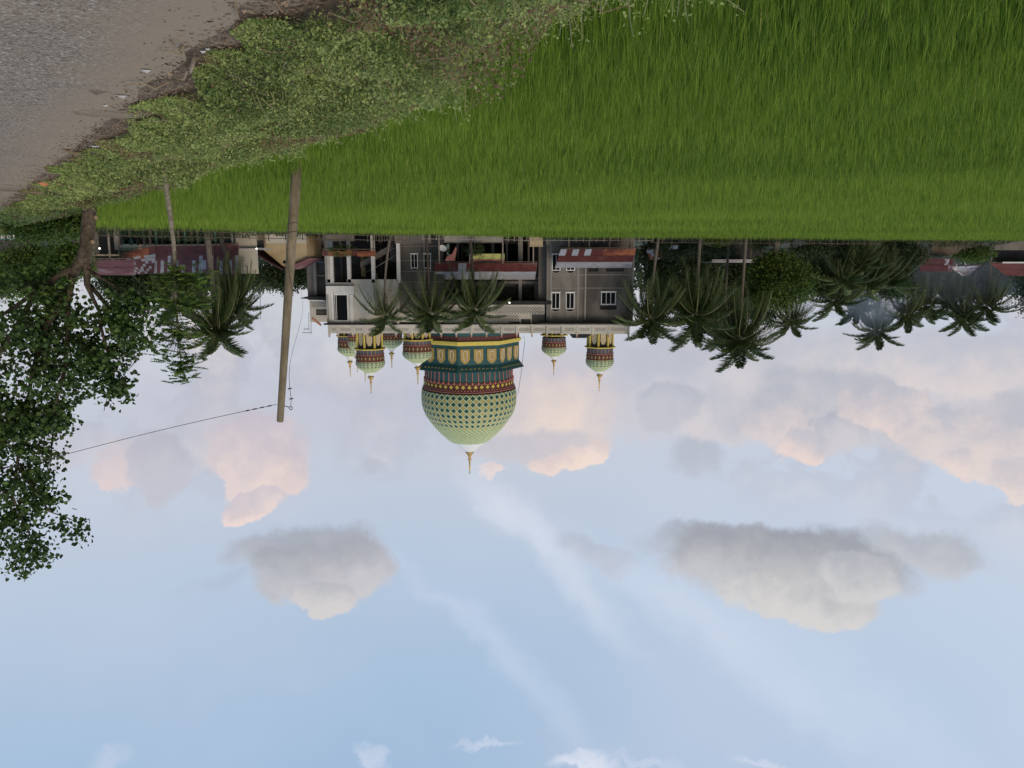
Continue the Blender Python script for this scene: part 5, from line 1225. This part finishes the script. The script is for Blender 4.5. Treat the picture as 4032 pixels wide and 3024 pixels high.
for x, y, s in [(378, 856, 1), (364, 952, -1)]:
    p = w_(x, y, YT_ - .17); o = MB().lathe([(0, .03), (.045, .02), (.06, 0), (.05, -.02)], (0, 0, 0), 10).build('cut_scar', stone_m, T)
    
    for v in o.data.vertices: v.co += wloc(T)
    o.rotation_euler = (PI / 2, 0, 0); o.location = p - base
blob = [(70, 690, 95, 95), (150, 680, 80, 80), (262, 672, 52, 50), (120, 790, 105, 95), (30, 820, 80, 90), (215, 780, 68, 68), (285, 715, 42, 52), (222, 862, 26, 44), (262, 838, 34, 36), (20, 925, 62, 70), (70, 900, 55, 50), (118, 905, 36, 55), (30, 1040, 78, 90), (92, 990, 40, 60),
        (100, 1075, 34, 50), (40, 1150, 68, 70), (82, 1190, 36, 44), (50, 1222, 40, 22), (178, 1140, 18, 20), (152, 1132, 16, 12), (165, 1158, 12, 14), (-80, 800, 110, 120), (-90, 1020, 100, 120), (310, 660, 34, 34), (60, 610, 70, 40), (130, 1128, 22, 12)]
r_ = np.random.default_rng(5); k = YT_ / 3000 * 1.8228
Bc = np.array([w_(b[0] * 1.8228, b[1] * 1.8228) for b in blob]); Rr = np.array([(b[2] * k, b[3] * k) for b in blob]); vol = (Rr[:, 0] * Rr[:, 1]) * np.minimum(Rr[:, 0], .5) ; pr = vol ** .85 / (vol ** .85).sum()
nc = 1500; ci = r_.choice(len(blob), nc, p=pr); d = unit(r_.normal(size=(nc, 3))); rad = r_.random(nc) ** .45
CC = Bc[ci] + d * rad[:, None] * np.stack([Rr[ci, 0], np.maximum(Rr[ci, 0] * .9, .15), Rr[ci, 1]], -1)
keepc = (vn(CC[:, 0], CC[:, 2], 1.7, 4) * .6 + vn(CC[:, 0] + CC[:, 1], CC[:, 2], 3.6, 5) * .4) > .40; CC = CC[keepc]; nc = len(CC)
tw = MB()
for c in CC[::4]:
    e = Vector(c); a_ = min((w_(x, y) for pts, _ in limbs for x, y in pts), key=lambda q: (q - e).length)
    if (a_ - e).length < 1.6: tw.tube([a_.lerp(e, .3), a_.lerp(e, .7) + Vector((0, 0, .05)), e], [.012, .009, .004], 4, cap=False)
tag(tw.build('twig', bark_m, T), kind='stuff')
cl = 13; m = nc * cl; P = np.repeat(CC, cl, 0) + r_.normal(size=(m, 3)) * np.array([.17, .17, .13])
Nn = unit(r_.normal(size=(m, 3)) * .8 + np.array([-.1, -.45, .45])); D = unit(r_.normal(size=(m, 3)) * .8 + np.array([0, 0, -.9]))
tn = np.clip(np.repeat(r_.random(nc) * .5 + .05, cl) + r_.normal(size=m) * .16, 0, .9); tn[r_.random(m) < .012] = 1
Ln = .125 * r_.uniform(.6, 1.3, m); P = P - np.array(base)
order = np.argsort(P[:, 1]); near = order[:300]; rest = order[300:]
o = link('leaf_mass', leafmesh('leaf_mass', P[rest], D[rest], Nn[rest], Ln[rest], Ln[rest] * .95, tn[rest], waru_m, 6), T); tag(o, kind='stuff')
lv = [leafmesh('leaf', np.zeros((1, 3)), np.array([[1., 0, 0]]), np.array([[0, 0, 1.]]), 1., .95, np.array([t_]), waru_m, 6) for t_ in (.1, .3, .5, .7)]
for i in near:
    dd_ = Vector(D[i]); s_ = dd_.cross(Vector(Nn[i])).normalized(); n_ = s_.cross(dd_); Mx = Matrix((dd_, -s_, n_)).transposed()
    o = link('leaf', lv[min(3, int(tn[i] * 4))], T, tuple(P[i]), Mx.to_euler(), (float(Ln[i]),) * 3)
# the thin leaning sapling with feather leaves
YS_ = 14.7; b0 = at(640, 622, YS_); b0.z = -.35
T2 = thing('sapling', 'thin leaning sapling with bright feathery leaves beside the big tree', 'tree', b0)
tp = [(640, 622), (655, 740), (672, 860), (684, 960), (690, 1060), (693, 1180), (700, 1300), (712, 1420)]
MB().tube([b0] + [at(x, y, YS_) for x, y in tp], [.052, .05, .047, .044, .04, .037, .03, .02, .01], 8, jit=.08).build('trunk', bark_d, T2, smooth=True)
C, D, Nn, Ln, Tn = [], [], [], [], []; tb = MB()
for bx_, by_, rx, ry, nn_ in [(700, 1080, 60, 40, 26), (760, 1110, 70, 50, 36), (720, 1190, 90, 60, 40), (790, 1200, 40, 40, 22), (690, 1270, 70, 50, 34), (740, 1330, 60, 50, 22), (700, 1400, 70, 50, 34), (735, 1440, 45, 40, 30), (640, 1150, 50, 60, 24), (650, 1330, 60, 50, 22), (710, 1490, 40, 25, 16)]:
    for i in range(nn_):
        e = at(bx_ + rnd.gauss(0, rx * .5), by_ + rnd.gauss(0, ry * .5), YS_) + Vector((0, rnd.gauss(0, .2), 0)); a = rnd.uniform(0, 2 * PI); dr = Vector((math.cos(a), math.sin(a), rnd.uniform(-.5, .1))).normalized(); l = rnd.uniform(.14, .26)
        zt_ = [b0] + [at(x, y, YS_) for x, y in tp]; an = min(zt_[3:], key=lambda q: (q - e - Vector((0, 0, -.25))).length); tb.tube([an, an.lerp(e, .6) + Vector((0, 0, .06)), e], [.005, .004, .0025], 3, cap=False)
        p0_ = e; p1_ = e + dr * l; tb.tube([p0_, p1_], .0025, 3, cap=False); sd2 = dr.cross(Vector((0, 0, 1))).normalized()
        tone = rnd.uniform(.1, .9)
        for q in range(6):
            for sgn in (-1, 1):
                u = (q + .7) / 6.5; ld = (dr * .45 + sd2 * sgn + Vector((0, 0, -.25))).normalized(); C.append(p0_.lerp(p1_, u) + ld * .03); D.append(ld); Nn.append((rnd.gauss(0, .9), rnd.gauss(0, .9), 1)); Ln.append(.085); Tn.append(min(.9, max(0, tone + rnd.gauss(0, .08))))
        C.append(p1_ + dr * .03); D.append(dr); Nn.append((rnd.gauss(0, .9), rnd.gauss(0, .9), 1)); Ln.append(.085); Tn.append(tone)
o0 = np.array(b0); C = np.array([tuple(c) for c in C]) - o0
o = link('leaf_mass', leafmesh('leaf_mass', C, np.array([tuple(q) for q in D]), np.array(Nn, float), np.array(Ln), np.array(Ln) * .42, np.array(Tn), sap_m), T2); tag(o, kind='stuff')
tag(tb.build('leaf_stalk', sap_m, T2), kind='stuff')
for a, b_, c in [((690, 1060), (740, 1100), (790, 1115)), ((693, 1180), (740, 1190), (800, 1205)), ((693, 1160), (650, 1180), (620, 1160)), ((700, 1300), (670, 1330), (640, 1340)), ((705, 1350), (735, 1400), (740, 1450)), ((700, 1300), (745, 1320), (775, 1345))]:
    MB().tube([at(*a, YS_), at(*b_, YS_), at(*c, YS_)], [.016, .011, .005], 5).build('branch', bark_d, T2)

# ------------------------------------------------------------------ utility pole and cables
YPo = 20.5; pb = at(1168, 690, YPo); pb.z = -1.0; pt = at(1103, 1657, YPo); pdv = (pt - at(1164, 715, YPo)).normalized(); pbase = pt - pdv * ((pt.z + 1) / pdv.z)
T = thing('utility_pole', 'leaning weathered concrete utility pole standing in the rice', 'utility pole', pbase)
MB().tube([pbase.lerp(pt, u) for u in np.linspace(0, 1, 9)] + [pt + pdv * .03], [.134, .130, .126, .120, .115, .109, .103, .097, .092, .07], 16).build('shaft', pole_m, T, smooth=True)
for u in (.235, .268):
    c = pbase.lerp(pt, u); pts = [c + Vector((.131 * math.cos(a), .131 * math.sin(a), .02 * math.cos(a))) for a in np.linspace(0, 2 * PI, 17)]; MB().tube(pts, .008, 4).build('wire_band', wire_m, T)
c = pbase.lerp(pt, .28); pts = [pbase.lerp(pt, .235 + .26 * q) + Vector(((.15 - .0 * q) * math.cos(a), -.14 * abs(math.sin(a)) - .005, 0)) for q, a in zip(np.linspace(0, 1, 14), np.linspace(-.2, 2.6, 14))]
MB().tube(pts, .006, 4).build('loose_wire', wire_m, T)
hook = at(1145, 1607, YPo); arm = at(1100, 1593, YPo)
MB().tube([at(1104, 1597, YPo), at(1128, 1600, YPo), at(1139, 1604, YPo)], .013, 6).build('bracket', steel_m, T)
MB().tube([hook + Vector((.045 * math.cos(a), 0, .045 * math.sin(a))) for a in np.linspace(0, 2 * PI, 13)], .013, 5).build('eye_hook', steel_m, T)
def cable(pts, r, label, clamps=()):
    mb = MB().tube(pts, r, 5)
    o = mb.build('cable', wire_m, None, origin=pts[0]); tag(o, label, 'cable', 'cables on the utility pole'); 
    for c in clamps: MB().tube([c - Vector((.05, 0, .01)), c + Vector((.05, 0, .01))], r * 2.4, 6).build('clamp', wire_m, o)
    return o
pa = at(1090, 1592, YPo - .1); pe = at(225, 1798, 20.2); pc = [pa.lerp(pe, u) - Vector((0, 0, .05 * math.sin(PI * u))) for u in np.linspace(0, 1, 16)] + [at(60, 1830, 20.1)]
cable(pc, .008, 'thick cable running from the pole top into the big tree', [pc[1], pc[0].lerp(pc[1], .5), pc[2], pc[1].lerp(pc[2], .5)])
mb = MB()
for x in (988, 972): p = at(x, 1628, YPo - .1); mb.tube([p, p + Vector((rnd.gauss(0, .02), 0, .12)), p + Vector((-.05, 0, .18))], .003, 3)
qd = [(1145, 1600), (1147, 1570), (1141, 1530), (1138, 1482), (1142, 1430), (1155, 1370), (1175, 1300), (1190, 1240), (1193, 1190), (1186, 1150)]
pts = [at(x, y, YPo + max(0, i - 2) * 6.5) for i, (x, y) in enumerate(qd)]
cable(pts, .008, 'slack thin cable dropping from the eye hook towards the mosque', [pts[1], pts[2]])
for q in pts[2:3]: pass

# ------------------------------------------------------------------ litter, sticks and stones along the verge
def gp(x, y, z=0.):
    a, b, c = ray(x, y); t = (z - EYE) / c; return Vector((a * t, b * t, z))
def stick(pts, r, label, mat=dry_m, z=.03, group='dry sticks along the road edge', lift=.05):
    q = [gp(x, y, z) + Vector((0, 0, lift * math.sin(i * 1.7) ** 2)) for i, (x, y) in enumerate(pts)]
    o = MB().tube(q, [r * (1 - .6 * i / (len(q) - 1)) for i in range(len(q))], 6, jit=.1).build('stick', mat, None, origin=q[0]); return tag(o, label, 'stick', group)
stick([(672, 160), (700, 175), (722, 178), (716, 192), (622, 187)], .011, 'pale forked twig lying on the dirt shoulder')
stick([(765, 232), (750, 255), (738, 275), (722, 292), (672, 298)], .016, 'crooked grey branch at the weed edge')
stick([(665, 322), (610, 326), (560, 322), (480, 320)], .011, 'long thin dark stick reaching onto the road')
stick([(925, 20), (938, 60), (945, 72)], .009, 'short bent twig on the dirt near the bottom', lift=.02)
stick([(370, 724), (440, 719), (520, 706)], .03, 'dead branch lying below the big tree', z=-.1)
stick([(250, 592), (310, 592), (335, 605)], .022, 'dark stick on the dirt near the bushes')
stick([(100, 752), (170, 752), (230, 765)], .03, 'grey branch pushed against the roadside bush')
stick([(480, 600), (515, 618), (540, 630)], .016, 'bleached stick in the weeds below the sapling', z=-.05, mat=bark_d)
stick([(1080, 2), (1110, 12), (1120, 18), (1060, 28)], .009, 'dry straw stem at the weed edge close to the camera')
def scrap(x, y, w, h, label, mat, z=.02, cat='litter', name='plastic_scrap', seed=0):
    w *= .65; r = random.Random(seed); p = gp(x, y, z); n = 6; V = []; F = []
    for j in range(n):
        for i in range(n):
            V.append((p.x + w * (i / (n - 1) - .5) * (1 + .2 * r.random()), p.y + w * .7 * (j / (n - 1) - .5) + r.uniform(-.2, .2) * w * .2, z + h * r.random() * math.sin(PI * i / (n - 1)) * (1.2 * math.sin(PI * j / (n - 1)) + .1)))
    for j in range(n - 1):
        for i in range(n - 1): a = j * n + i; F.append((a, a + 1, a + n + 1, a + n))
    return tag(MB().add(V, F).build(name, mat, None), label, cat)
scrap(480, 378, .12, .03, 'flat white plastic scrap on the dirt', white_pl, seed=1); scrap(575, 277, .10, .02, 'long white plastic scrap farther up the shoulder', white_pl, seed=2)
scrap(415, 414, .07, .02, 'small white scrap near the road edge', white_pl, seed=3); scrap(374, 576, .16, .02, 'torn pale paper scrap by the bushes', white_pl, seed=4)
scrap(500, 674, .30, .16, 'crumpled white plastic bag in the weeds beside the big tree', white_pl, -.1, seed=5); scrap(176, 720, .32, .06, 'orange plastic scrap on the dirt below the bushes', orange_pl, seed=6)
scrap(395, 703, .45, .16, 'dark blue-grey tarp crumpled below the big tree', tarp_m, -.1, name='tarp', cat='tarp', seed=7)
scrap(800, 202, .06, .02, 'small white scrap among dry leaves', white_pl, seed=8); scrap(962, 42, .05, .02, 'tan dead leaf curled on the dirt', stone_m, name='dead_leaf', cat='leaf', seed=9)
scrap(818, 192, .05, .02, 'bright white chip beside another scrap', white_pl, seed=10)
def stone(x, y, w, h, d, label, z=0.):
    p = gp(x, y, z); r = random.Random(int(x)); mb = MB(); pr_ = [(0, -.3 * h), (.8 * w, -.2 * h), (w, .2 * h), (.7 * w, .75 * h), (.3 * w, h), (0, h)]
    V = []; mb.lathe(pr_, p, 9); mb.v = [(p.x + (v[0] - p.x) * r.uniform(.85, 1.15), p.y + (v[1] - p.y) * d / w * r.uniform(.85, 1.15), v[2]) for v in mb.v]
    return tag(mb.build('stone', stone_m, None), label, 'stone')
stone(343, 715, .22, .20, .2, 'sandy boulder below the big tree', -.05); stone(672, 286, .03, .03, .03, 'small round brown stone beside the crooked branch'); stone(1120, 12, .03, .02, .03, 'small stone at the weed edge near the camera')
for i, (x, y, lab) in enumerate([(385, 868, 'white butterfly right of the trunk'), (318, 872, 'white butterfly left of the trunk')]): pass
# heap of dry twigs where the weeds meet the rice
c0 = at(1868, 150, 7.9); hp = MB()
for i in range(90):
    a = rnd.uniform(0, 2 * PI); e = rnd.uniform(-.5, .9); l = rnd.uniform(.04, .15); p = c0 + Vector((rnd.gauss(0, .08), rnd.gauss(0, .06), rnd.gauss(0, .05))); q = p + Vector((math.cos(a), math.sin(a), e)) * l
    hp.tube([p, p.lerp(q, .5) + Vector((0, 0, rnd.gauss(0, .01))), q], [.004, .003, .002], 4, cap=False)
tag(hp.build('twig_heap', dry_m, None), 'tangled heap of dry twigs at the edge of the rice', 'twigs')
v_ = MB().tube([at(1810, 190, 8.2), at(1830, 240, 8.5), at(1880, 285, 8.8), at(1910, 290, 8.9), at(1925, 320, 9)], [.006, .005, .005, .004, .003], 5).build('vine', weed_m, None); tag(v_, 'long looping pale vine reaching over the rice', 'vine')
# rough growth along the far field edge
n = 26000; u = rng.random(n); fx = np.array([q[0] for q in FEDGE[1:]])[::-1]; fy = np.array([q[1] for q in FEDGE[1:]])[::-1]
x = -90 + 130 * u; y = np.interp(x, fx, fy) + rng.uniform(.0, 1.8, n) + .3; hh = (.25 + .55 * vn(x, y * 0, .6, 71) * vn(x, y * 0, .13, 72) * 2)
C = np.stack([x, y, -1 + hh * rng.random(n)], -1); Ln = rng.uniform(.12, .34, n)
tag(link('field_edge_weeds', leafmesh('field_edge_weeds', C, unit(np.stack([rng.normal(size=n) * .5, rng.normal(size=n) * .5, np.ones(n)], -1)), randunit(n), Ln, Ln * .25, np.clip(rng.random(n) * .8, 0, .9), dark_m)), 'rough dark weeds along the far edge of the rice field', 'weeds', kind='stuff')
# far wood closing the view
n = 26000; az = rng.uniform(-.75, .75, n); dist = rng.uniform(170, 230, n); x = np.sin(az) * dist; y = np.cos(az) * dist; top = 3.5 + 4.5 * vn(az * 60, dist * 0, .35, 81) + 1.5 * vn(az * 60, dist * 0, 1.5, 82)
C = np.stack([x, y, -1 + (top + 1) * rng.random(n) ** .8], -1)
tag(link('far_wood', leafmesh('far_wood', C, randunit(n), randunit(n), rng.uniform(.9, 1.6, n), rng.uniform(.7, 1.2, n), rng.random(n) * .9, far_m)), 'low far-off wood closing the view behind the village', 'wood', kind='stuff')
# drifting smoke by the palms
def smoke(c, r, dens, name='smoke'):
    V = []; mb = MB(); nu = 24; ring = []
    prf = [(math.sin(t), -math.cos(t)) for t in np.linspace(0.001, PI - .001, 13)]
    mb.lathe([(a, b) for a, b in prf], (0, 0, 0), nu); V = np.array(mb.v)
    b_ = 1 + .35 * (vn(V[:, 0] * 2 + 5, V[:, 2] * 2 + V[:, 1], 1.3, 90) - .5); V = V * b_[:, None] * np.array(r); 
    me = bpy.data.meshes.new(name); me.from_pydata(V.tolist(), [], mb.f); m = bpy.data.materials.new('smoke'); m.use_nodes = True; t = m.node_tree; t.nodes.remove(t.nodes['Principled BSDF'])
    pv = t.nodes.new('ShaderNodeVolumePrincipled'); pv.inputs['Color'].default_value = (.72, .82, .95, 1); pv.inputs['Density'].default_value = dens; tcs = t.nodes.new('ShaderNodeTexCoord'); mp = t.nodes.new('ShaderNodeMapping'); mp.inputs['Scale'].default_value = tuple(1 / q for q in r); t.links.new(tcs.outputs['Object'], mp.inputs[0]); vl = t.nodes.new('ShaderNodeVectorMath'); vl.operation = 'LENGTH'; t.links.new(mp.outputs[0], vl.inputs[0]); nz = t.nodes.new('ShaderNodeTexNoise'); nz.inputs['Scale'].default_value = 1.6; nz.inputs['Detail'].default_value = 3; t.links.new(mp.outputs[0], nz.inputs['Vector']); ad = t.nodes.new('ShaderNodeMath'); ad.operation = 'MULTIPLY_ADD'; ad.inputs[1].default_value = 1.1; t.links.new(nz.outputs['Fac'], ad.inputs[0]); t.links.new(vl.outputs['Value'], ad.inputs[2]); mr_ = t.nodes.new('ShaderNodeMapRange'); mr_.interpolation_type = 'SMOOTHSTEP'; mr_.inputs[1].default_value = 1.35; mr_.inputs[2].default_value = .7; mr_.inputs[3].default_value = 0; mr_.inputs[4].default_value = dens * 2; t.links.new(ad.outputs[0], mr_.inputs[0]); t.links.new(mr_.outputs[0], pv.inputs['Density']); pv.inputs['Anisotropy'].default_value = .2; t.links.new(pv.outputs[0], t.nodes['Material Output'].inputs['Volume'])
    me.materials.append(m); me.polygons.foreach_set('use_smooth', [True] * len(me.polygons)); o = link(name, me, None, c); return tag(o, kind='stuff')
tag(smoke(at(3430, 1170, 118), (8, 5, 7), .08), 'thin blue smoke drifting between the palms', 'smoke')
tag(smoke(at(3800, 1090, 118), (18, 5, 6), .032), 'faint blue smoke drifting behind the maroon roofs', 'smoke')
